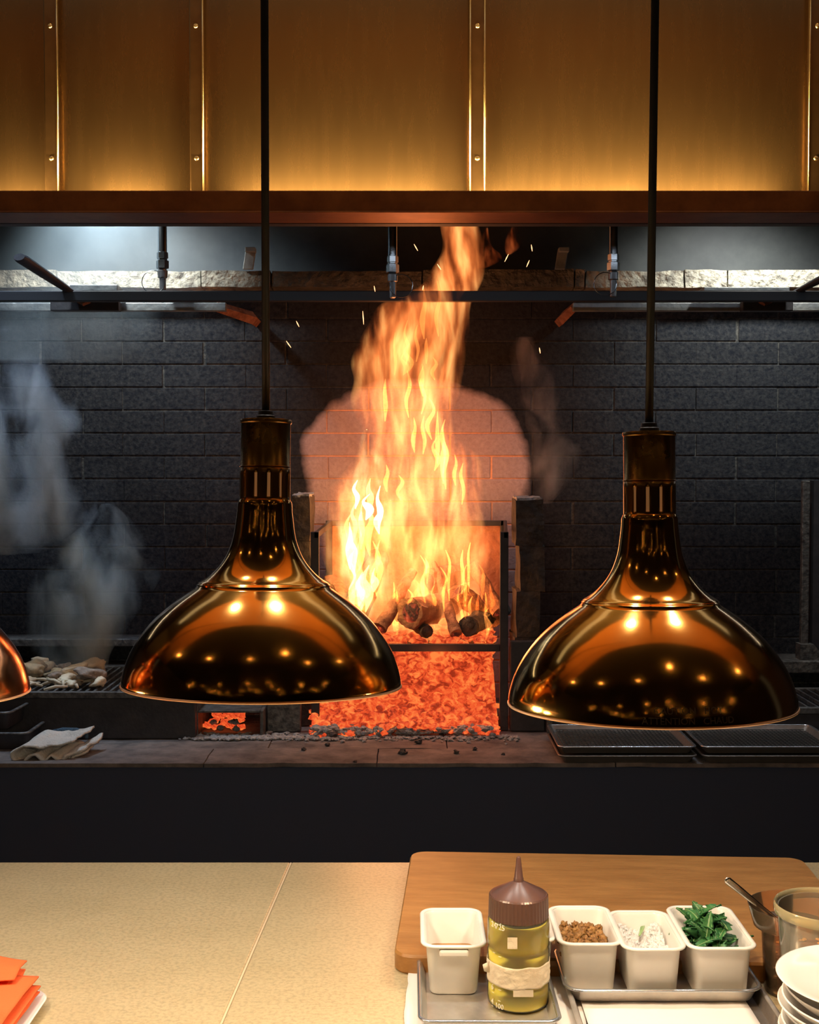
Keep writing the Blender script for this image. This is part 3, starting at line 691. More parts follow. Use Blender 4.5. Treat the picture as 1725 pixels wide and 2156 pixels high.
# sparks
spk = mat('spark', (1, .5, .2), .5, emit=(1, .55, .25), es=2.2)
for i, (px, py, dx, dy) in enumerate([(876, 521, 4, 7), (925, 562, 4, 6), (1067, 543, -4, 8), (1120, 522, 1, 7), (1112, 555, -3, 7), (789, 608, 1, 6), (891, 606, -1, 5), (765, 669, 1, 14), (627, 682, 3, 6), (608, 725, 5, 7), (1137, 738, 1, 6)]):
    a, b = P(px-dx, py-dy, 4.28), P(px+dx, py+dy, 4.28)
    tag(obj('spark', tube([a, a.lerp(b, .5), b], [.0008, .002, .0008], 6), spk), 'tiny bright orange spark flying beside the flames', 'spark', 'sparks flying around the fire')

# ------------------------------------------------------------------ left grill with mushrooms and smoke
gz = P(0, 1457, 4.016).z
def grill(name, x0, x1, yf, yb, ztop, label, n):
    t = thing(name, label, 'grill', ((x0+x1)/2, yf, HZ))
    addp(obj('body', B(x0, x1, yf, yb, HZ, ztop-.02), M['blacksteel'], bevel=.004), t)
    bm = bmesh.new(); box(bm, x0, x1, yf-.004, yf+.02, ztop-.02, ztop); box(bm, x0, x1, yb-.02, yb, ztop-.02, ztop)
    addp(obj('rim', bm, M['ironrim'], bevel=.002), t)
    bm = bmesh.new()
    for i in range(n):
        x = x0+.02+(x1-x0-.04)*i/(n-1); box(bm, x-.004, x+.004, yf+.02, yb-.02, ztop-.014, ztop-.002)
    addp(obj('grate', bm, M['ironrim']), t)
    return t
gl = grill('charcoal_grill', -2.2, xat(408, 4.016), 4.016, 4.55, gz, 'black iron grill box at the left with mushrooms smoking on its grate', 56)
for py in (1342, 1398):
    z = P(0, py, 4.66).z; addp(obj('rear_ledge', B(-2.2, -.68, 4.62, 4.745, z-.03, z), M['ironrim'], bevel=.004), gl)
gx = xat(1152, 4.12)
gzr = P(0, 1490, 4.12).z
gr = grill('charcoal_grill', gx, 2.2, 4.12, 4.5, gzr, 'black iron grill box at the right behind the stacked trays', 50)
for py, Y in ((1392, 4.56), (1455, 4.5)):
    z = P(0, py, Y).z; addp(obj('rear_ledge', B(.5, 2.2, Y, 4.745 if Y > 4.52 else 4.56, z-.045, z), M['ironrim'], bevel=.004), gr)
for px in (1160, 1600):
    addp(obj('leg', B(xat(px, 4.1)-.008, xat(px, 4.1)+.008, 4.095, 4.115, HZ, gzr-.02), M['ironrim']), gr)
a = P(1698, 1012, 4.6); b = P(1690, 1372, 4.6)
t = thing('upright_post', 'thin dark iron post standing against the wall at the far right', 'post', (a.x, 4.6, b.z))
addp(obj('shaft', B(a.x-.012, a.x+.016, 4.60, 4.625, b.z, a.z), M['ironrim'], bevel=.003), t)
bm = bmesh.new(); vs = box(bm, a.x-.02, a.x+.03, 4.58, 4.64, b.z-.03, b.z+.03)
for v in vs:
    if v.co.z < b.z: v.co.x += .05 if v.co.x > a.x else 0
addp(obj('foot', bm, M['ironrim']), t)
tag(obj('iron_cabinet', B(a.x+.03, 2.4, 4.60, 4.70, b.z-.005, a.z), M['blacksteel']), 'black iron cabinet side standing at the right edge beyond the post', 'iron frame')
# mushrooms
for i in range(26):
    px = 52+rnd.random()*178; t_ = rnd.random(); Y = 4.08+t_*.36; s = rnd.uniform(.018, .034)
    dark = i % 5 == 0
    bm = blob(s, i+3, .30, 3, (1.5, 1, .62), 1.3)
    o = obj('mushroom_piece', bm, M['foodd' if dark else 'food'], smooth='all')
    if not dark:
        pass
    a_ = rnd.uniform(0, 6.28)
    o.rotation_euler = (rnd.uniform(-.3, .3), rnd.uniform(-.3, .3), a_); o.location = (xat(px, Y), Y, gz+s*.55+(.02 if i > 17 else 0))
    tag(o, 'browned mushroom piece on the left grill under the smoke' if dark else 'pale mushroom piece on the left grill under the smoke', 'mushroom', 'browned mushrooms on the left grill' if dark else 'pale mushrooms on the left grill')
for i in range(14):
    px = 50+rnd.random()*150; Y = 4.04+rnd.random()*.14; a_ = rnd.uniform(0, 3.14); l = rnd.uniform(.02, .045); c = Vector((xat(px, Y), Y, gz+.006+rnd.random()*.015))
    d = Vector((math.cos(a_)*l, math.sin(a_)*l*.6, rnd.uniform(0, .012)))
    tag(obj('mushroom_strip', tube([c-d, c+Vector((0, 0, .005)), c+d], [.004, .006, .004], 8), M['food'], smooth='all'), 'thin pale mushroom stem lying near the front of the left grill', 'mushroom', 'mushroom stems on the left grill')

def smoke_mat(name, dens, col, scale, lo, hi, seed, stretch=(1, 1, .6)):
    m = bpy.data.materials.new(name); m.use_nodes = True; nt = m.node_tree; nt.nodes.clear(); N = nt.nodes.new; L = nt.links.new
    out = N('ShaderNodeOutputMaterial'); v = N('ShaderNodeVolumeScatter'); v.inputs['Color'].default_value = (*col, 1); L(v.outputs[0], out.inputs['Volume'])
    tc = N('ShaderNodeTexCoord'); mp = N('ShaderNodeMapping'); mp.inputs['Location'].default_value = (seed, seed, 0); mp.inputs['Scale'].default_value = stretch; L(tc.outputs['Object'], mp.inputs['Vector'])
    n = N('ShaderNodeTexNoise'); n.inputs['Scale'].default_value = scale; n.inputs['Detail'].default_value = 4; n.inputs['Distortion'].default_value = .4; L(mp.outputs[0], n.inputs['Vector'])
    r = N('ShaderNodeMapRange'); r.inputs['From Min'].default_value = lo; r.inputs['From Max'].default_value = hi; r.inputs['To Max'].default_value = dens; L(n.outputs['Fac'], r.inputs['Value'])
    L(r.outputs[0], v.inputs['Density']); return m
def plume(rows, Y, dep, m, label, amp, seed, name='smoke'):
    o = obj(name, envelope(rows, Y, dep, 24, amp, seed), m)
    return tag(o, label, 'smoke', kind='stuff')
plume([(1432, 130, 190), (1410, 95, 225), (1370, 80, 248), (1310, 62, 275), (1250, 55, 310), (1200, 66, 335), (1160, 105, 325), (1120, 150, 290), (1085, 185, 262), (1060, 215, 235)], 4.30, .14, smoke_mat('grill_smoke', 13., (.62, .80, 1), 7, .44, .72, 1.), 'pale blue smoke rising from the mushrooms on the left grill', .02, 1)
plume([(1165, -40, 90), (1135, -90, 150), (1090, -130, 190), (1040, -170, 215), (970, -190, 225), (900, -190, 205), (840, -180, 160), (780, -160, 125), (730, -120, 90), (690, -70, 50)], 4.25, .16, smoke_mat('drift_smoke', 11., (.66, .80, 1), 6, .46, .74, 2.), 'grey cloud of smoke drifting at the left edge before the wall', .03, 2)
plume([(760, -150, 330), (690, -160, 420), (610, -160, 470), (540, -160, 500), (470, -160, 520), (420, -150, 500)], 4.50, .10, smoke_mat('haze_smoke', 2.2, (.60, .80, 1), 3, .30, .70, 3.), 'thin bluish haze hanging under the hood at the upper left', .02, 3)
plume([(1060, 1115, 1165), (1000, 1110, 1200), (930, 1105, 1215), (860, 1095, 1200), (790, 1080, 1180), (740, 1075, 1140), (710, 1085, 1120)], 4.50, .06, smoke_mat('side_smoke', 5., (1, .88, .85), 9, .46, .72, 4.), 'thin smoke wisp curling up right of the fire', .02, 4)

# ------------------------------------------------------------------ towel, dark pans, trays on the hearth
tw = thing('kitchen_towel', 'folded grey-white cotton towel with blue hem on the left hearth edge', 'towel', Q(105, 1600, HZ))
def sheet(curve, axis, thick, n_ax, m, name, wob, parent, seed=0):
    """curve: list of points; swept along axis vector, thick sheet with solidify"""
    pts = cr([tuple(p) for p in curve], 6); bm = bmesh.new(); G = []
    for j in range(n_ax+1):
        t = j/n_ax
        row = []
        for p in pts:
            q = Vector(p)+axis*t
            q += noise.noise_vector(q*28+Vector((seed, 0, 0)))*wob
            row.append(bm.verts.new(q))
        G.append(row)
    for j in range(n_ax):
        for i in range(len(pts)-1): bm.faces.new((G[j][i], G[j][i+1], G[j+1][i+1], G[j+1][i]))
    o = obj(name, bm, m, smooth='all'); s = o.modifiers.new('s', 'SOLIDIFY'); s.thickness = thick
    return addp(o, parent)
def pw(px, py, Y=3.72): return P(px, py, Y)
# the visible fold, seen end on: upper sheet, round nose at the left, inner wave
cv = [P(150, 1566, 3.74), P(120, 1573, 3.735), P(85, 1577, 3.73), P(50, 1573, 3.725), P(28, 1586, 3.72), P(30, 1600, 3.72), P(46, 1606, 3.72), P(58, 1592, 3.72), P(75, 1589, 3.722), P(92, 1600, 3.725), P(108, 1590, 3.73), P(140, 1606, 3.735)]
sheet(cv, Vector((.038, .135, .020)), .006, 12, M['towel'], 'towel_cloth', .008, tw, 1)
cv = [P(102, 1606, 3.73), P(128, 1598, 3.735), P(138, 1588, 3.74), P(158, 1580, 3.75), P(172, 1574, 3.76), P(188, 1566, 3.78)]
sheet(cv, Vector((.02, .10, .012)), .009, 10, M['towel'], 'towel_fold', .010, tw, 5)
cv = [P(125, 1606, 3.74), P(140, 1597, 3.745), P(150, 1600, 3.75), P(160, 1590, 3.76), P(185, 1578, 3.78)]
sheet(cv, Vector((.01, .09, .006)), .007, 8, M['towel'], 'towel_fold', .009, tw, 6)
a, b = P(112, 1540, 3.87), P(182, 1543, 3.87)
addp(obj('blue_hem', tube([a, a.lerp(b, .3)+Vector((0, 0, .005)), a.lerp(b, .7)+Vector((0, 0, .006)), b, b+Vector((.006, -.02, -.012))], [.006, .009, .009, .009, .005], 8), M['blue'], smooth='all'), tw)

def hotel_pan(w_, d_, h, m, rimm, name, label, cat, loc, rz=0, rim=.012, taper=.82, r0=.02, th=.002, group=None, tiltx=0):
    t = thing(name, label, cat, loc, (tiltx, 0, rz), group)
    sp = [(w_-2*rim-(1-taper)*h*2*0-.0-2*(1-taper)*h, d_-2*rim-2*(1-taper)*h, r0*.7, 0.0), (w_-2*rim-2*(1-taper)*h+.004, d_-2*rim-2*(1-taper)*h+.004, r0*.8, .003), (w_-2*rim, d_-2*rim, r0, h-.004), (w_-1.4*rim, d_-1.4*rim, r0*1.1, h)]
    inner = [(a_-2*th, b_-2*th, max(.003, c_-th), z_+th*(1 if k < 2 else 0)) for k, (a_, b_, c_, z_) in enumerate(sp)][::-1]
    bm = rr_loft(sp+[(w_-1.5*rim, d_-1.5*rim, r0*1.05, h+.0005)]+inner[0:], True, True)
    obj('body', bm, m, t, smooth=35)
    # rolled rim
    prof = rrect(w_-rim, d_-rim, r0*1.2, 8); pts = [(x, y, h) for x, y in prof]
    bm = bmesh.new(); rings = []; rr = rim/2; n = len(pts)
    for i in range(n):
        p = Vector(pts[i]); dd = (Vector(pts[(i+1) % n])-Vector(pts[i-1])).normalized(); s = Vector((dd.y, -dd.x, 0))
        rings.append([bm.verts.new(p+s*rr*math.cos(2*math.pi*k/8)+Vector((0, 0, 1))*rr*.62*math.sin(2*math.pi*k/8)) for k in range(8)])
    for i in range(n):
        A_, B_ = rings[i], rings[(i+1) % n]
        for k in range(8): bm.faces.new((A_[k], A_[(k+1) % 8], B_[(k+1) % 8], B_[k]))
    obj('rim', bm, rimm, t, smooth='all')
    return t
hp1 = hotel_pan(.42, .26, .055, M['blacksteel'], M['ironrim'], 'steel_pan', 'lower dark steel pan of the pair at the left end of the hearth', 'pan', (P(-55, 1500, 3.95).x, 3.97, HZ), R(0), rim=.014)
hp2 = hotel_pan(.42, .24, .055, M['blacksteel'], M['ironrim'], 'steel_pan', 'upper dark steel pan of the pair, sitting turned on the lower one', 'pan', (P(-90, 1500, 3.95).x, 3.985, HZ+.062), R(-3), rim=.014)
# sheet trays with racks
def sheet_tray(x0, x1, y0, y1, z, label, rack):
    w_, d_ = x1-x0, y1-y0
    t = hotel_pan(w_, d_, .022, M['traydark'], M['trayrim' if rack else 'traydark'], 'sheet_tray', label, 'tray', ((x0+x1)/2, (y0+y1)/2, z), rim=.009, taper=.5, r0=.016, group='dark sheet trays on the hearth')
    return t
for k, (x0, x1) in enumerate(((.447, .868), (.880, 1.31))):
    nm_ = ('left', 'right')[k]
    sheet_tray(x0, x1, 3.675, 4.0, HZ+.001, f'lower dark sheet tray of the {nm_} stack on the hearth', 0)
    sheet_tray(x0, x1, 3.685, 4.01, HZ+.0265, f'upper dark sheet tray of the {nm_} stack, with a rack inside', 1)
    bm = bmesh.new(); xx0, xx1, yy0, yy1 = x0+.028, x1-.028, 3.712, 3.983; z = HZ+.0335
    n = 30
    for i in range(n): x = xx0+(xx1-xx0)*i/(n-1); box(bm, x-.0016, x+.0016, yy0, yy1, z, z+.003)
    for i in range(13): y = yy0+(yy1-yy0)*i/12; box(bm, xx0, xx1, y-.0015, y+.0015, z+.003, z+.006)
    tag(obj('wire_rack', bm, M['pipe']), f'dark wire rack lying in the upper tray of the {nm_} stack', 'rack', 'wire racks in the sheet trays')

# ------------------------------------------------------------------ pass counter
CZ = .900
yb_ = Q(612, 1815, CZ).y
ct = thing('countertop', 'pale beige speckled stone pass counter with a fine joint, in the foreground', 'countertop', (0, 1.9, 0))
jb, jf = Q(613, 1815, CZ), Q(465, 2156, CZ)
def slab(x0b, x0f, x1b, x1f, name):
    bm = bmesh.new(); yf = .95; k = (yf-jb.y)/(jf.y-jb.y)
    ring = [(x0b, yb_), (x1b, yb_), (x1f, yf), (x0f, yf)]
    loft([[(x, y, CZ-.04) for x, y in ring], [(x, y, CZ) for x, y in ring]], bm=bm); bmesh.ops.recalc_face_normals(bm, faces=bm.faces)
    addp(obj(name, bm, M['stone'], bevel=.003), ct)
k = (.95-jb.y)/(jf.y-jb.y); jxf = jb.x+(jf.x-jb.x)*k
slab(-2.4, -2.4, jb.x-.0015, jxf-.0015, 'slab'); slab(jb.x+.0015, jxf+.0015, 2.4, 2.4, 'slab')
bm = loft([[(jb.x-.0016, yb_-.001, z), (jb.x+.0016, yb_-.001, z), (jxf+.0016, .95, z), (jxf-.0016, .95, z)] for z in (CZ-.03, CZ-.0006)])
addp(obj('joint', bm, M['joint']), ct)
addp(obj('cabinet', B(-2.38, 2.38, 1.0, yb_-.03, 0, CZ-.04), M['hearthfront']), ct)

# wooden board
ring0 = [Q(866, 1795, CZ+.03), Q(1700, 1807, CZ+.03)]
bl = Q(866, 1792, CZ+.03); br = Vector((.745, Q(1690, 1806, CZ+.03).y, 0)); fl = Q(852, 2012, CZ+.03)
wdir = (br-bl); wdir.z = 0; bw = wdir.length; ang = math.atan2(wdir.y, wdir.x); bd = (bl-fl).length
cx_, cy_ = bl.x+math.cos(ang)*bw/2+math.sin(ang)*bd/2, bl.y+math.sin(ang)*bw/2-math.cos(ang)*bd/2
bd_t = rr_loft([(bw-.004, bd-.004, .028, 0), (bw, bd, .03, .003), (bw, bd, .03, .026), (bw-.005, bd-.005, .028, .030)], n=8)
bo = obj('cutting_board', bd_t, M['board'], smooth=30); bo.location = (cx_, cy_, CZ+.0005); bo.rotation_euler = (0, 0, ang)
tag(bo, 'large brown wooden board with rounded corners on the right of the counter', 'board')

# paper under the trays
bm = bmesh.new(); G = []
c = [Q(862, 2032, CZ), Q(1240, 2032, CZ), Q(1230, 2200, CZ), Q(846, 2200, CZ)]
for j in range(15):
    row = []
    for i in range(25):
        p = c[0].lerp(c[1], i/24).lerp(c[3].lerp(c[2], i/24), j/14)
        p.z = CZ+.0012+.0012*(1+noise.noise(p*22)); p.x += .003*noise.noise(Vector((0, j*.6, 1))) if i in (0, 24) else 0
        row.append(bm.verts.new(p))
    G.append(row)
for j in range(14):
    for i in range(24): bm.faces.new((G[j][i], G[j][i+1], G[j+1][i+1], G[j+1][i]))
o = obj('paper_sheet', bm, M['paper'], smooth='all'); tag(o, 'white paper sheet lying under the left small tray', 'paper'); s = o.modifiers.new('s', 'SOLIDIFY'); s.thickness = .0006

# trays: left small, big lined, right small
z1 = CZ+.003
def fit_tray(pxl, pxr, pyb, pyf, zr):
    fl_, fr_ = Q(pxl[1], pyf, zr), Q(pxr[1], pyf, zr); bl_, br_ = Q(pxl[0], pyb, zr), Q(pxr[0], pyb, zr)
    return min(fl_.x, bl_.x), max(fr_.x, br_.x), fl_.y, bl_.y
tr1 = (.0105, .2085, 1.722, 1.99)
zr = CZ+.024
fL = Q(880, 2148, zr); fR = Q(1186, 2148, zr); bL = Q(884, 1996, zr)
x0, x1, y0, y1 = fL.x, fR.x, fL.y-.003, bL.y
t1 = hotel_pan(x1-x0, y1-y0, .019, M['tray'], M['trayrim'], 'small_tray', 'small aluminium tray on the left, holding the squeeze bottle and empty dish', 'tray', ((x0+x1)/2, (y0+y1)/2, z1), rim=.007, taper=.75, r0=.014)
TB1 = z1+.003
# large lined sheet pan under right tray
bR = Q(1604, 2008, CZ+.02); fR2 = Q(1692, 2165, CZ+.02)
X1, Y1 = .513, 1.845
X0, Y0 = .226, 1.56
rz_big = 0
t2 = hotel_pan(X1-X0, Y1-Y0, .018, M['traydark'], M['tray'], 'sheet_pan', 'larger worn sheet pan lying beneath the small tray of dishes', 'tray', ((X0+X1)/2, (Y0+Y1)/2, CZ+.0005), rim=.008, taper=.75, r0=.016)
X0p, X1p = X0+.02, X1-.03
bm = bmesh.new(); G = []
for j in range(9):
    G.append([bm.verts.new((X0p+(X1p-X0p)*i/20, Y0+.02+(1.765-Y0-.02)*j/8, CZ+.0055+.0015*(1+noise.noise(Vector((i*.4, j*.5, 2)))))) for i in range(21)])
for j in range(8):
    for i in range(20): bm.faces.new((G[j][i], G[j][i+1], G[j+1][i+1], G[j+1][i]))
o = obj('paper_liner', bm, M['paper'], smooth='all'); tag(o, 'white paper liner inside the larger sheet pan, at the bottom edge', 'paper'); s = o.modifiers.new('s', 'SOLIDIFY'); s.thickness = .0006
z3 = CZ+.0095
zr = z3+.020
fL = Q(1190, 2088, zr); fR = Q(1616, 2090, zr); bL = Q(1165, 1998, zr)
x0, x1, y0 = fL.x, fR.x, fL.y; y1 = bL.y
t3 = hotel_pan(x1-x0, y1-y0+.01, .020, M['tray'], M['trayrim'], 'small_tray', 'small aluminium tray on the right, holding the three filled white dishes', 'tray', ((x0+x1)/2, (y0+y1)/2+.005, z3), rim=.007, taper=.6, r0=.02)
TB3 = z3+.003

# white dishes
def dish(near_l, near_r, y_near, y_far, base_z, h, label, lug=False):
    zr = base_z+h; nl, nr = Q(near_l, y_near, zr), Q(near_r, y_near, zr); fr = Q(near_l, y_far, zr)
    w_, d_ = nr.x-nl.x, fr.y-nl.y
    t = hotel_pan(w_, d_, h, M['panw'], M['panw'], 'white_dish', label, 'dish', ((nl.x+nr.x)/2, (nl.y+fr.y)/2, base_z), rim=.008, taper=.90, r0=.016, th=.0028, group='white plastic dishes on the small trays')
    if lug: obj('lug', B(-w_*.22, w_*.22, -d_/2-.001, -d_/2+.012, h-.014, h-.004), M['panw'], t, bevel=.003)
    return t, w_, d_, ((nl.x+nr.x)/2, (nl.y+fr.y)/2)
dh = .074
dA = dish(886, 1027, 1996, 1913, TB1, dh, 'empty white plastic dish left of the squeeze bottle', True)
dB = dish(1044, 1180, 1990, 1911, TB1, dh, 'white plastic dish hidden behind the squeeze bottle')
dC = dish(1176, 1318, 1991, 1908, TB3, dh, 'white plastic dish of brown dried berries beside the squeeze bottle')
dD = dish(1312, 1452, 2002, 1918, TB3, dh, 'white plastic dish of salt, middle of the three on the right tray')
dE = dish(1450, 1602, 2000, 1908, TB3, dh, 'white plastic dish heaped with green leaves, nearest the clear tub')
dB[0].location.y += .012
# berries
src = obj('dried_berry', blob(.0068, 3, .38, 3, (1, 1, .9), 2.4), M['caper'], smooth='all')
tag(src, 'crinkled brown dried berry heaped in the white dish', 'berry', 'dried berries in the white dish')
_, w_, d_, (cx0, cy0) = dC; cnt = 0
bz = TB3+.042
for lay in range(2):
    for iy in range(10):
        for ix in range(5):
            x = cx0+(ix-2+.5*(iy % 2)-.25)*.0128; y = cy0+(iy-4.5)*.0118
            x += rnd.uniform(-.003, .003); y += rnd.uniform(-.003, .003)
            o = src if cnt == 0 else src.copy()
            if cnt: C.objects.link(o)
            o.location = (x, y, bz+lay*.009+rnd.uniform(-.003, .003)); o.rotation_euler = (rnd.random()*6, rnd.random()*6, rnd.random()*6); s = rnd.uniform(.8, 1.15); o.scale = (s, s, s); cnt += 1
# salt
_, w_, d_, (cx0, cy0) = dD
bm = bmesh.new(); G = []; n = 40
for j in range(n+1):
    row = []
    for i in range(n+1):
        u, v = i/n*2-1, j/n*2-1; x = cx0+u*(w_/2-.0165); y = cy0+v*(d_/2-.0165)
        z = TB3+.040+.010*abs(u)+.010*noise.noise(Vector((x*60, y*60, 0)))+.007*noise.noise(Vector((x*160, y*160, 4)))+.010*max(0, v)
        row.append(bm.verts.new((x, y, z)))
    G.append(row)
for j in range(n):
    for i in range(n): bm.faces.new((G[j][i], G[j][i+1], G[j+1][i+1], G[j+1][i]))
G0 = [v for v in bm.verts]
for q in range(160):
    v = G[rnd.randint(2, n-2)][rnd.randint(2, n-2)].co; blob(rnd.uniform(.001, .0028), q, .3, 1, (1, 1, .5), bm=bm, at=v)
tag(obj('salt', bm, M['salt']), 'white flaky salt filling the middle dish', 'salt', kind='stuff')
def leafmesh(l, wd, fold, seed, jag=True):
    bm = bmesh.new(); n = 14; rows = []
    for i in range(n+1):
        t = i/n; hw = wd*math.sin(math.pi*min(1, t*.93+.05))**.8
        if jag: hw *= (1 if i % 2 else .62)
        if i in (0, n): hw = .0004
        y = l*t; z = .30*l*math.sin(t*2.2+seed)*fold
        row = []
        for k in range(-3, 4):
            u = k/3; x = hw*u
            row.append(bm.verts.new((x+.06*l*math.sin(t*3+seed), y-(abs(u)*.10*l if jag and i % 2 else 0), z+abs(u)*hw*.55*fold+.18*wd*math.sin(u*5+t*9+seed)*abs(u))))
        rows.append(row)
    for a_, b_ in zip(rows, rows[1:]):
        for k in range(6): bm.faces.new((a_[k], a_[k+1], b_[k+1], b_[k]))
    return bm, [Vector(r_[3].co) for r_ in rows]
p = P(1352, 1968, Q(1352, 1975, TB3+.035).y)
bm, mid = leafmesh(.034, .003, .8, 1, False)
o = obj('leaf_sprig', bm, M['leafrib'], smooth='all'); o.location = Q(1345, 1978, TB3+.050); o.rotation_euler = (R(18), 0, R(-28)); o.modifiers.new('s', 'SOLIDIFY').thickness = .0008
tag(o, 'single small green sprig lying on the white salt', 'sprig')
# greens
_, w_, d_, (cx0, cy0) = dE
protos = []
for s in range(5):
    bm, mid = leafmesh(.050+.008*(s % 3), .011+.002*(s % 2), .9, s*1.3)
    o = obj('salad_leaf', bm, M['leaf'], smooth='all'); o.modifiers.new('s', 'SOLIDIFY').thickness = .0006
    tag(o, 'jagged dark green salad leaf heaped in the right white dish', 'leaf', 'green leaves in the right white dish')
    rb = obj('leaf_rib', tube([m_+Vector((0, 0, .0006)) for m_ in mid], [.0013*(1-i/18) for i in range(len(mid))], 6), M['leafrib'], o, smooth='all')
    protos.append(o)
rl = random.Random(21)
for i in range(46):
    pr = protos[i % 5]; o = pr if i < 5 else pr.copy()
    if i >= 5:
        C.objects.link(o)
        for ch in pr.children: c_ = ch.copy(); C.objects.link(c_); c_.parent = o
    a_ = rl.uniform(0, 6.28); r_ = rl.random()**.6
    x = cx0-.006+math.cos(a_)*r_*(w_/2-.020)*.75; y = cy0+math.sin(a_)*r_*(d_/2-.022)*.75
    hd = rl.uniform(0, 6.28)
    # leaf starts at the far side of its direction so that it stays over the dish
    lx, ly = -math.sin(hd)*.024, math.cos(hd)*.024
    o.rotation_euler = (rl.uniform(-.15, .55), rl.uniform(-.8, .8), hd)
    o.location = (x-lx*.8, y-ly*.8, TB3+.044+.030*(1-r_)+rl.uniform(0, .012))

# squeeze bottle
bx = xat(1095, 1)  # axis px
zc = TB1
by = Q(1095, 2143, zc).y+.052
bxw = (1095-862.5)/F*by
rB = 66/F*by
hB = P(0, 1925, by).z-zc
bt = thing('squeeze_bottle', 'squeeze bottle of yellow oil with brown cone cap, standing in the left tray', 'bottle', (bxw, by, zc))
capz = P(0, 1922, by).z-zc
prof = [(.0001, .0005), (rB*.9, .0005), (rB*.98, .004), (rB, .012)]
prof += [(rB, capz*.22), (rB*.975, capz*.23), (rB*.975, capz*.31), (rB, capz*.32), (rB, capz*.60), (rB*.975, capz*.61), (rB*.975, capz*.66), (rB, capz*.67), (rB, capz*.90), (rB*.985, capz*.95), (rB*.93, capz*.985), (rB*.86, capz)]
obj('bottle_body', lathe(prof, 56), M['bottle'], bt, smooth=50)
obj('oil', lathe([(r_*.965+.00001, z_+.0012 if z_ < .01 else z_) for r_, z_ in prof[:-4]]+[(rB*.94, capz*.93), (.0001, capz*.93)], 56), M['oil'], bt, smooth=50)
# cap
cz0 = capz-.004; cz1 = P(0, 1880, by).z-zc; rc = 62/F*by
bm = bmesh.new(); seg = 144; ringz = [(rc*1.0, cz0), (rc*1.02, cz0+.001), (rc*1.0, cz1-.002), (rc*.97, cz1)]
rings = []
for r_, z in ringz:
    rings.append([bm.verts.new(((r_*(1+.018*(1 if (i//1) % 3 == 0 else 0) if z != ringz[-1][1] else r_))*math.cos(2*math.pi*i/seg), (r_*(1+.018*(1 if i % 3 == 0 else 0)) if z != ringz[-1][1] else r_)*math.sin(2*math.pi*i/seg), z)) for i in range(seg)])
for i in range(seg):    # redo x with the same ribbed radius
    for (r_, z), ring in zip(ringz, rings):
        rad = r_*(1.018 if i % 3 == 0 and z < cz1-.001 else 1); a_ = 2*math.pi*i/seg; ring[i].co = (rad*math.cos(a_), rad*math.sin(a_), z)
for a_, b_ in zip(rings, rings[1:]):
    for i in range(seg): bm.faces.new((a_[i], a_[(i+1) % seg], b_[(i+1) % seg], b_[i]))
bm.faces.new(rings[-1]); bm.faces.new(rings[0][::-1])
cp = obj('cap', bm, M['cap'], bt, smooth=25)
zt0 = P(0, 1853, by).z-zc; zt1 = P(0, 1803, by).z-zc; q = 1/F*by
obj('nozzle', lathe([(rc*.96, cz1-.0005), (rc*.93, cz1+.001), (11*q, zt0-.001), (10.5*q, zt0+.003), (9.5*q, zt0+.004), (5*q, zt1-.004), (4*q, zt1-.001), (2.5*q, zt1)], 32, cap1=True), M['cap'], bt, smooth=30)
# tape
rb = rB*1.012; z0t = P(0, 2085, by-rB).z-zc; z1t = P(0, 2040, by-rB).z-zc
bm = bmesh.new(); G = []; rt = random.Random(2)
for j in range(13):
    row = []
    for i in range(97):
        a_ = 2*math.pi*i/96; w2 = .0016*noise.noise(Vector((math.cos(a_)*5, math.sin(a_)*5, j*.55)))
        z = z0t+(z1t-z0t)*j/12+.0022*noise.noise(Vector((math.cos(a_)*2, math.sin(a_)*2, 7)))
        rr = rb+max(0, w2)+.0006*noise.noise(Vector((math.cos(a_)*16, math.sin(a_)*16, j*1.2)))
        row.append(bm.verts.new((rr*math.cos(a_), rr*math.sin(a_), z)))
    G.append(row)
for j in range(12):
    for i in range(96): bm.faces.new((G[j][i], G[j][i+1], G[j+1][i+1], G[j+1][i]))
# torn flap at the left
a_ = R(200); p = Vector((rb*math.cos(a_), rb*math.sin(a_), z1t-.006))
v1, v2, v3, v4 = [bm.verts.new(q_) for q_ in (p+Vector((0, 0, .005)), p+Vector((-.010, -.002, .001)), p+Vector((-.008, -.003, -.008)), p+Vector((0, 0, -.012)))]
bm.faces.new((v1, v2, v3, v4))
o = obj('tape_band', bm, M['tape'], bt, smooth='all'); o.modifiers.new('s', 'SOLIDIFY').thickness = .0005
def patch(px0, px1, py0, py1, name, seed):
    bm = bmesh.new(); G = []; r_ = rB*1.010
    for j in range(7):
        row = []
        for i in range(9):
            px = px0+(px1-px0)*i/8; py = py0+(py1-py0)*j/6
            edge = (i in (0, 8)) or (j in (0, 6))
            px += 3*noise.noise(Vector((i, j, seed))) if edge else 0; py += 3*noise.noise(Vector((i, j, seed+5))) if edge else 0
            s_ = max(-1, min(1, (px-1095)/66)); a_ = math.asin(s_)
            row.append(bm.verts.new((r_*math.sin(a_), -r_*math.cos(a_), P(0, py, by-rB*math.cos(a_)).z-zc)))
        G.append(row)
    for j in range(6):
        for i in range(8): bm.faces.new((G[j][i], G[j+1][i], G[j+1][i+1], G[j][i+1]))
    o = obj(name, bm, M['tape'], bt); o.modifiers.new('s', 'SOLIDIFY').thickness = .0006
patch(1067, 1087, 1974, 1998, 'tape_scrap', 1); patch(1079, 1121, 2084, 2099, 'tape_scrap', 4)
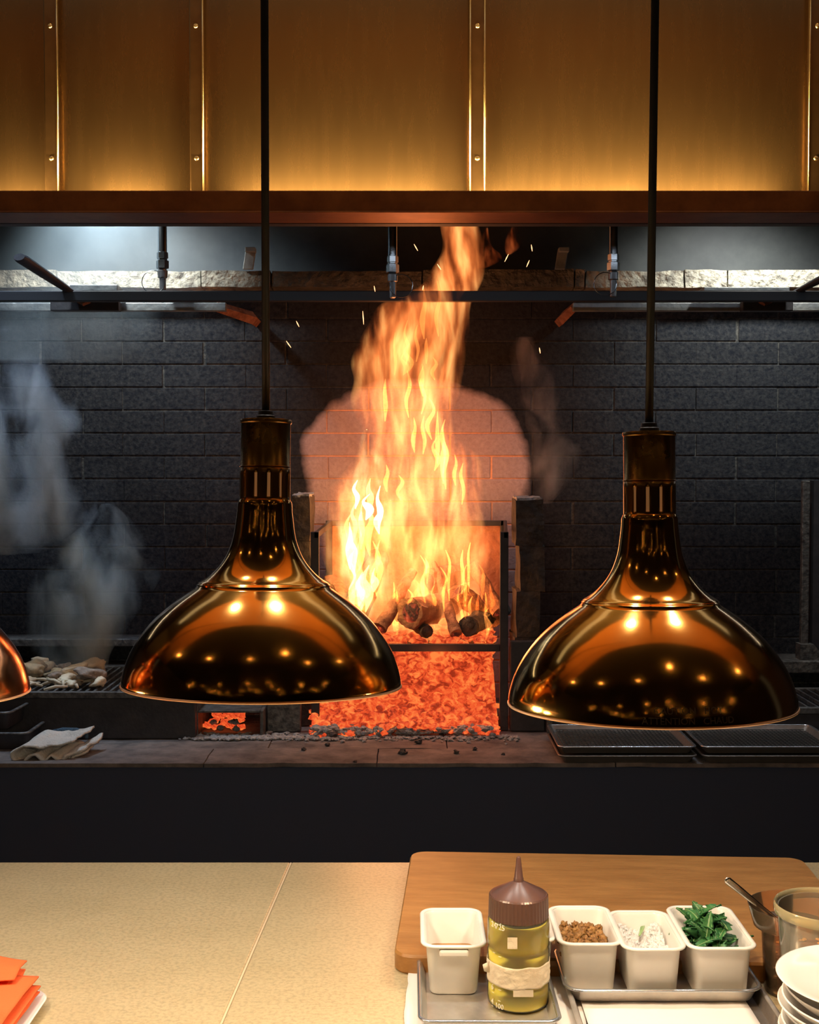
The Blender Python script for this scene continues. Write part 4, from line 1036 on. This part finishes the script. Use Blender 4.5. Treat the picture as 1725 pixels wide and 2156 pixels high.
def mark(body, px, py, hpx):
    bm = text_verts(body, hpx/F*by*1.5); s_ = (px-1095)/66; a0 = math.asin(s_); r_ = rB*1.004
    zc2 = P(0, py, by-rB*math.cos(a0)).z-zc
    for v in bm.verts:
        a_ = a0+v.co.x/r_; rr = r_+v.co.z+.0002; v.co = Vector((rr*math.sin(a_), -rr*math.cos(a_), zc2+v.co.y))
    return bm
for body, px, py, h in (('24', 1040, 1947, 11), ('725', 1052, 1953, 11), ('_', 1041, 2000, 9), ('_', 1052, 2009, 9), ('6', 1038, 2078, 11), ('_', 1039, 2084, 9), ('_', 1052, 2079, 9), ('_', 1051, 2102, 9), ('4', 1038, 2108, 11), ('_', 1038, 2112, 9), ('100', 1051, 2119, 10), ('_', 1051, 2126, 9), ('2', 1037, 2133, 12)):
    obj('volume_mark', mark(body, px, py, h), M['text'], bt)
# clear tub of chili sauce
tz = CZ+.0015; ty = 1.655; tx = .561; rT = .068
hT = P(0, 1903, ty).z-tz
# base radius smaller
tb = thing('plastic_tub', 'clear plastic tub with pale rim, half full of chili sauce, at the right edge', 'tub', (tx+.004, ty, tz))
obj('tub_wall', lathe([(.0001, 0), (rT*.74, 0), (rT*.77, .004), (rT*.93, hT-.006), (rT*.90, hT-.006), (rT*.74, .006), (.0001, .004)], 56), M['clear'], tb, smooth=50)
obj('rim', lathe([(rT*.93, hT-.014), (rT*.985, hT-.014), (rT, hT-.011), (rT, hT-.002), (rT*.98, hT), (rT*.95, hT-.001), (rT*.93, hT-.004), (rT*.93, hT-.014)], 56), clear_mat('tub_rim', (.85, .72, .40), opac=.35), tb, smooth=50)
lv = hT*.60
bm = lathe([(.0001, .006), (rT*.72, .006), (rT*.73+.17*rT*lv/hT, lv), (.0001, lv+.001)], 56)
tag(obj('chili_sauce', bm, M['chili'], smooth=60), 'dark red chili sauce in the clear tub', 'sauce', kind='stuff').location = tb.location
seed0 = obj('chili_seed', blob(.0026, 1, .15, 2, (1.2, 1, .6)), M['seed'], smooth='all'); tag(seed0, 'yellow chili seed floating at the sauce edge in the clear tub', 'seed', 'chili seeds in the clear tub')
for i in range(60):
    o = seed0 if i == 0 else seed0.copy()
    if i: C.objects.link(o)
    a_ = rnd.uniform(0, 6.28); rr = rT*(.79+rnd.uniform(-.05, .015)); zz = lv+.002
    if i > 46: rr = rT*rnd.uniform(0, .6)
    o.location = (tb.location.x+rr*math.cos(a_), ty+rr*math.sin(a_), tz+zz); o.rotation_euler = (0, 0, rnd.random()*6)
# amber jug behind
jy = 1.795; jz = CZ+.0005; jx_ = .567
hj = P(0, 1906, jy).z-jz
jug = thing('amber_cup', 'amber clear plastic cup with flared top, behind the tub and holding a spoon', 'cup', (jx_, jy, jz))
R1 = .047; R2 = .067; zk = P(0, 1948, jy).z-jz
obj('cup_wall', lathe([(.0001, 0), (R1*.86, 0), (R1*.9, .004), (R1, zk-.004), (R2*.88, zk), (R2, hj), (R2*.975, hj), (R2*.86, zk+.002), (R1*.96, zk-.004), (R1*.84, .004), (.0001, .003)], 48), M['amber'], jug, smooth=40)
lv2 = max(.03, P(0, 2030, jy-R1).z-jz)
tag(obj('chili_flakes', lathe([(.0001, .0045), (R1*.82, .0045), (R1*.88, lv2*.6), (R1*.9, lv2), (.0001, lv2+.004)], 48), M['chili'], smooth=60), 'dark chili flakes filling the lower half of the amber cup', 'chili', kind='stuff').location = jug.location
for i in range(40):
    o = seed0.copy(); C.objects.link(o); a_ = rnd.uniform(0, 6.28); rr = R1*.86*(1-.3*rnd.random()**2)
    o['label'] = 'yellow chili seed on top of the flakes in the amber cup'; o['group'] = 'chili seeds in the amber cup'
    o.location = (jx_+rr*math.cos(a_), jy+rr*math.sin(a_), jz+lv2+.002)
# spoon
a, b = P(1528, 1850, jy-.04), P(1643, 1942, jy-.01)
dsp = (b-a)
sp = thing('spoon', 'steel spoon leaning in the amber cup, its handle pointing up left', 'spoon', b)
bm = tube([a, a+dsp*.04, a+dsp*.3, a+dsp*.65, b, b+dsp*.25], [.0025, .0055, .0050, .0036, .003, .003], 12, flat=.35, up=(0, 1, 0))
addp(obj('handle', bm, M['spoon'], smooth='all'), sp)
bm = blob(.014, 0, 0, 3, (1, 1, .4)); bmesh.ops.transform(bm, verts=bm.verts, matrix=Matrix.Translation(b+dsp*.36) @ Matrix.Rotation(R(50), 4, 'Y'))
addp(obj('bowl', bm, M['spoon'], smooth='all'), sp)

# stack of white bowls at the right corner
bxx, byy = .560, 1.475
bowl_h = .012
pr = lambda rr: [(.0001, 0), (rr*.45, 0), (rr*.5, .003), (rr*.8, .014), (rr*.97, .030), (rr, .034), (rr*.985, .0352), (rr*.94, .031), (rr*.78, .017), (rr*.48, .0055), (.0001, .0045)]
rr = .105
n = 12
ORD = ['', 'second', 'third', 'fourth', 'fifth', 'sixth', 'seventh', 'eighth', 'ninth', 'tenth', 'eleventh']
for i in range(n):
    o = obj('white_bowl', lathe(pr(rr), 64), M['plate'], smooth=50)
    o.location = (bxx+.004*math.sin(i*2.1), byy+.003*math.cos(i*1.7), CZ+.0005+i*.0105)
    tag(o, 'lowest white bowl of the stack at the right corner' if i == 0 else f'{ORD[n-1-i]} white bowl from the top of the corner stack' if i < n-1 else 'x', 'bowl', 'stacked white bowls at the right corner')
o['label'] = 'topmost white plate covering the bowl stack at the right corner'; o['category'] = 'plate'
me_ = lathe([(.0001, .030), (rr*.6, .030), (rr*.85, .033), (rr*1.0, .0375), (rr*1.02, .037), (rr*1.0, .0355), (rr*.6, .0275), (.0001, .0275)], 64); m2 = bpy.data.meshes.new('white_plate'); me_.to_mesh(m2); me_.free()
m2.materials.append(M['plate']); [setattr(p_, 'use_smooth', True) for p_ in m2.polygons]; o.data = m2; o.name = 'white_plate'

# plate and napkin, lower left
pc = Q(103, 2100, CZ+.012); pw_, pd_ = .34, .30
pl = obj('white_plate', rr_loft([(pw_-.09, pd_-.09, .03, 0), (pw_-.05, pd_-.05, .035, .003), (pw_, pd_, .042, .014), (pw_-.004, pd_-.004, .041, .0155), (pw_-.030, pd_-.030, .032, .0095), (pw_-.06, pd_-.06, .028, .0075)], n=8), M['plate'], smooth=35)
pl.location = (pc.x-pw_/2, Q(60, 2088, CZ+.012).y-pd_/2+.006, CZ+.0005); tag(pl, 'white rounded-square plate under the orange napkin at the lower left', 'plate')
nk = thing('napkin', 'folded bright orange cloth napkin on the white plate at the lower left', 'napkin', Q(0, 2080, CZ+.03))
def fold_(pts, z0, z1_, th, seed, name):
    # pts: outline pixels (back edge first); a puffed folded layer
    a_, b_, c_, d_ = [Q(px, py, z) for (px, py), z in zip(pts, (z0, z0, z1_, z1_))]
    bm = bmesh.new(); G = []; n = 18
    for j in range(n+1):
        row = []
        for i in range(n+1):
            u, v = i/n, j/n; p_ = a_.lerp(b_, u).lerp(d_.lerp(c_, u), v)
            p_.z += th*math.sin(math.pi*v)*.8*(1-.5*u)+.0025*noise.noise(Vector((u*3, v*3, seed)))
            row.append(bm.verts.new(p_))
        G.append(row)
    for j in range(n):
        for i in range(n): bm.faces.new((G[j][i], G[j+1][i], G[j+1][i+1], G[j][i+1]))
    o = obj(name, bm, M['napkin'], smooth='all'); s_ = o.modifiers.new('s', 'SOLIDIFY'); s_.thickness = .002; addp(o, nk)
fold_([(-150, 1988), (57, 2022), (30, 2062), (-150, 2080)], CZ+.050, CZ+.050, .010, 1, 'upper_fold')
fold_([(-150, 2010), (54, 2040), (40, 2075), (-150, 2100)], CZ+.036, CZ+.036, .004, 2, 'fold_layer')
fold_([(-150, 2045), (82, 2055), (-5, 2170), (-150, 2180)], CZ+.040, CZ+.036, .009, 3, 'front_fold')
fold_([(-150, 2060), (86, 2075), (18, 2170), (-150, 2185)], CZ+.028, CZ+.026, .003, 4, 'fold_layer')
fold_([(-150, 2065), (84, 2087), (26, 2165), (-150, 2185)], CZ+.020, CZ+.019, .002, 5, 'fold_layer')

# ------------------------------------------------------------------ heat lamps
pr_lamp = [(54, 886), (55, 888), (55, 893), (53, 895), (53, 984), (54.5, 986)]
neck = [(53.5, 986), (53.5, 1058)]
bell = [(54, 1056), (57.5, 1064), (58.5, 1080), (61, 1102), (65, 1130), (71, 1152), (80, 1174), (92, 1193), (109, 1212), (124, 1224), (134, 1230), (138, 1233)]
dome = [(137, 1233), (141, 1236), (140, 1239), (143, 1243), (155, 1251), (181, 1269), (207, 1290), (231, 1313), (254, 1342), (272, 1371), (284, 1400), (291, 1424), (293.5, 1440), (293, 1447)]
def heat_lamp(px_axis, py_rim, Y, name_label, m, tilt, roll, spacing_label=None, text=False, cord_top=None, bulb=1.):
    k = 1.5625/F
    S = lambda pts: [(max(r_, .0)*k, (1447-y_)*k) for r_, y_ in pts]
    c = P(px_axis, py_rim, Y)
    t = thing('heat_lamp', name_label, 'lamp', c, (tilt, roll, 0), group='brass heat lamps hanging over the counter')
    b1 = cr([tuple(q_) for q_ in S(bell)], 4); d1 = S(dome)[:3]+cr([tuple(q_) for q_ in S(dome)[3:]], 4)
    sh = d1; th = .0012
    inner = [(max(.001, r_-th), z_-th*.3) for r_, z_ in d1[::-1]]
    obj('shade', lathe(sh+inner, 128), m, t, smooth=50)
    obj('bell_neck', lathe(b1, 96), m, t, smooth=50)
    # rolled rim
    r0, z0 = S([(293, 1447)])[0]
    obj('rim_bead', lathe([(r0+.0016*math.cos(R(a_)), z0+.0016*math.sin(R(a_))) for a_ in range(0, 361, 45)], 128), M['bead'], t, smooth='all')
    # slotted collar
    seg = 96; r_ = 53.5*k; zs = [(1447-y_)*k for y_ in (1060, 1050, 1000, 986)]
    bm = bmesh.new(); rings = [[bm.verts.new((r_*math.cos(2*math.pi*i/seg), r_*math.sin(2*math.pi*i/seg), z_)) for i in range(seg)] for z_ in zs]
    for j in range(3):
        for i in range(seg):
            if j == 1 and i % 8 in (3, 4) : continue
            bm.faces.new((rings[j][i], rings[j][(i+1) % seg], rings[j+1][(i+1) % seg], rings[j+1][i]))
    o = obj('slotted_collar', bm, M['goldd'], t, smooth=40); s_ = o.modifiers.new('s', 'SOLIDIFY'); s_.thickness = .0015
    obj('socket', lathe([(20*k, zs[0]-.06), (30*k, zs[0]-.03), (40*k, zs[0]), (40*k, zs[3])], 32), M['socket'], t, smooth=40)
    hs = S(pr_lamp)
    obj('lamp_housing', lathe([(.001, hs[0][1]), (hs[0][0]*.97, hs[0][1])]+hs[0:], 96), M['goldd'], t, smooth=40)
    zt_ = hs[0][1]
    obj('cord_grip', lathe([(20*k, zt_), (20*k, zt_+8*k), (17*k, zt_+10*k), (16*k, zt_+18*k), (9*k, zt_+20*k)], 32), M['black'], t, smooth=30)
    # bulb
    obj('bulb', lathe([(14*k, zs[0]-.06), (22*k, zs[0]-.085), (60*k, .085), (64*k, .06), (50*k, .035), (.001, .025)], 32), M['heatbulb'], t, smooth='all')
    lamp('POINT', 'bulb_light', (0, 0, .0), 7.8*bulb, (1, .84, .60), .03, parent=t)
    # cord rises to the ceiling
    mb = Matrix.Translation(c) @ (Matrix.Rotation(roll, 4, 'Y') @ Matrix.Rotation(tilt, 4, 'X'))
    top = mb @ Vector((0, 0, zt_+18*k)); ctop = Vector((cord_top if cord_top is not None else top.x, top.y, 3.4))
    inv = mb.inverted()
    obj('cord', tube([inv @ top, inv @ ctop], 8.5*k, 16), M['black'], t, smooth='all')
    if text:
        rs = sh[::-1]
        def surf(zz):
            for (ra, za_), (rb_, zb_) in zip(rs, rs[1:]):
                if za_ <= zz <= zb_: u = (zz-za_)/max(1e-6, zb_-za_); return ra+(rb_-ra)*u
            return rs[0][0]
        bm = bmesh.new()
        for body, zz, size in (('CAUTION   HOT', .0185, .0105), ('ATTENTION   CHAUD', .0075, .0105)):
            b2 = text_verts(body, size)
            for v in b2.verts:
                a_ = R(3)+v.co.x/.176; z_ = zz+v.co.y; rr = surf(z_)+.0003+max(0, v.co.z); v.co = Vector((rr*math.sin(a_), -rr*math.cos(a_), z_))
            me_ = bpy.data.meshes.new('x'); b2.to_mesh(me_); b2.free(); bm.from_mesh(me_); bpy.data.meshes.remove(me_)
        obj('lettering', bm, M['lettering'], t)
    return t
heat_lamp(553, 1441, 1.5625, 'brass dome heat lamp on a black cord, hanging in the centre-left before the fire', M['gold'], R(-3.2), R(.6), cord_top=P(556, 0, 1.585).x+.002)
heat_lamp(1370, 1481, 1.525, 'brass dome heat lamp with warning lettering, hanging on the right', M['gold'], R(-2.0), R(-.3), text=True, cord_top=P(1388, -300, 1.54).x+.004)
heat_lamp(-244, 1462, 1.55, 'copper heat lamp cut off by the left edge of the frame', M['copper'], R(-3), R(0))

# ------------------------------------------------------------------ dining room behind the camera: lights seen only as reflections
rd = random.Random(11)
for sx_, nm_ in ((-4.6, 'wall_dining_left'), (4.5, 'wall_dining_right')): struct(obj(nm_, B(sx_, sx_+.1, -6.3, 2.2, 0, 3.4), M['wall']))
struct(obj('wall_front', B(-4.5, 4.5, -6.3, -6.2, 0, 3.4), M['wall']))
spots = [(.55, .55, 3.32, .035), (-.35, .1, 3.3, .022), (1.5, .3, 3.3, .03), (-1.6, .4, 3.3, .03), (-2.6, 1.3, 3.25, .04), (2.6, 1.3, 3.25, .04)]
for i in range(34): spots.append((rd.uniform(-3.8, 3.8), rd.uniform(-5.6, -.6), rd.uniform(2.7, 3.3), rd.uniform(.010, .020)))
src = None
for i, (x, y, z, r_) in enumerate(spots):
    if src is None:
        src = thing('pendant_light', 'small warm globe pendant in the dining room behind the camera', 'light', (x, y, z), group='pendant lights in the dining room')
        obj('globe', blob(1, 0, 0, 2), M['bulb'], src, smooth='all'); obj('stem', tube([(0, 0, .9), (0, 0, 3)], .08, 6), M['fixture'], src)
        src.scale = (r_, r_, r_)
    else: dup(src, (x, y, z), None, None, (r_, r_, r_))
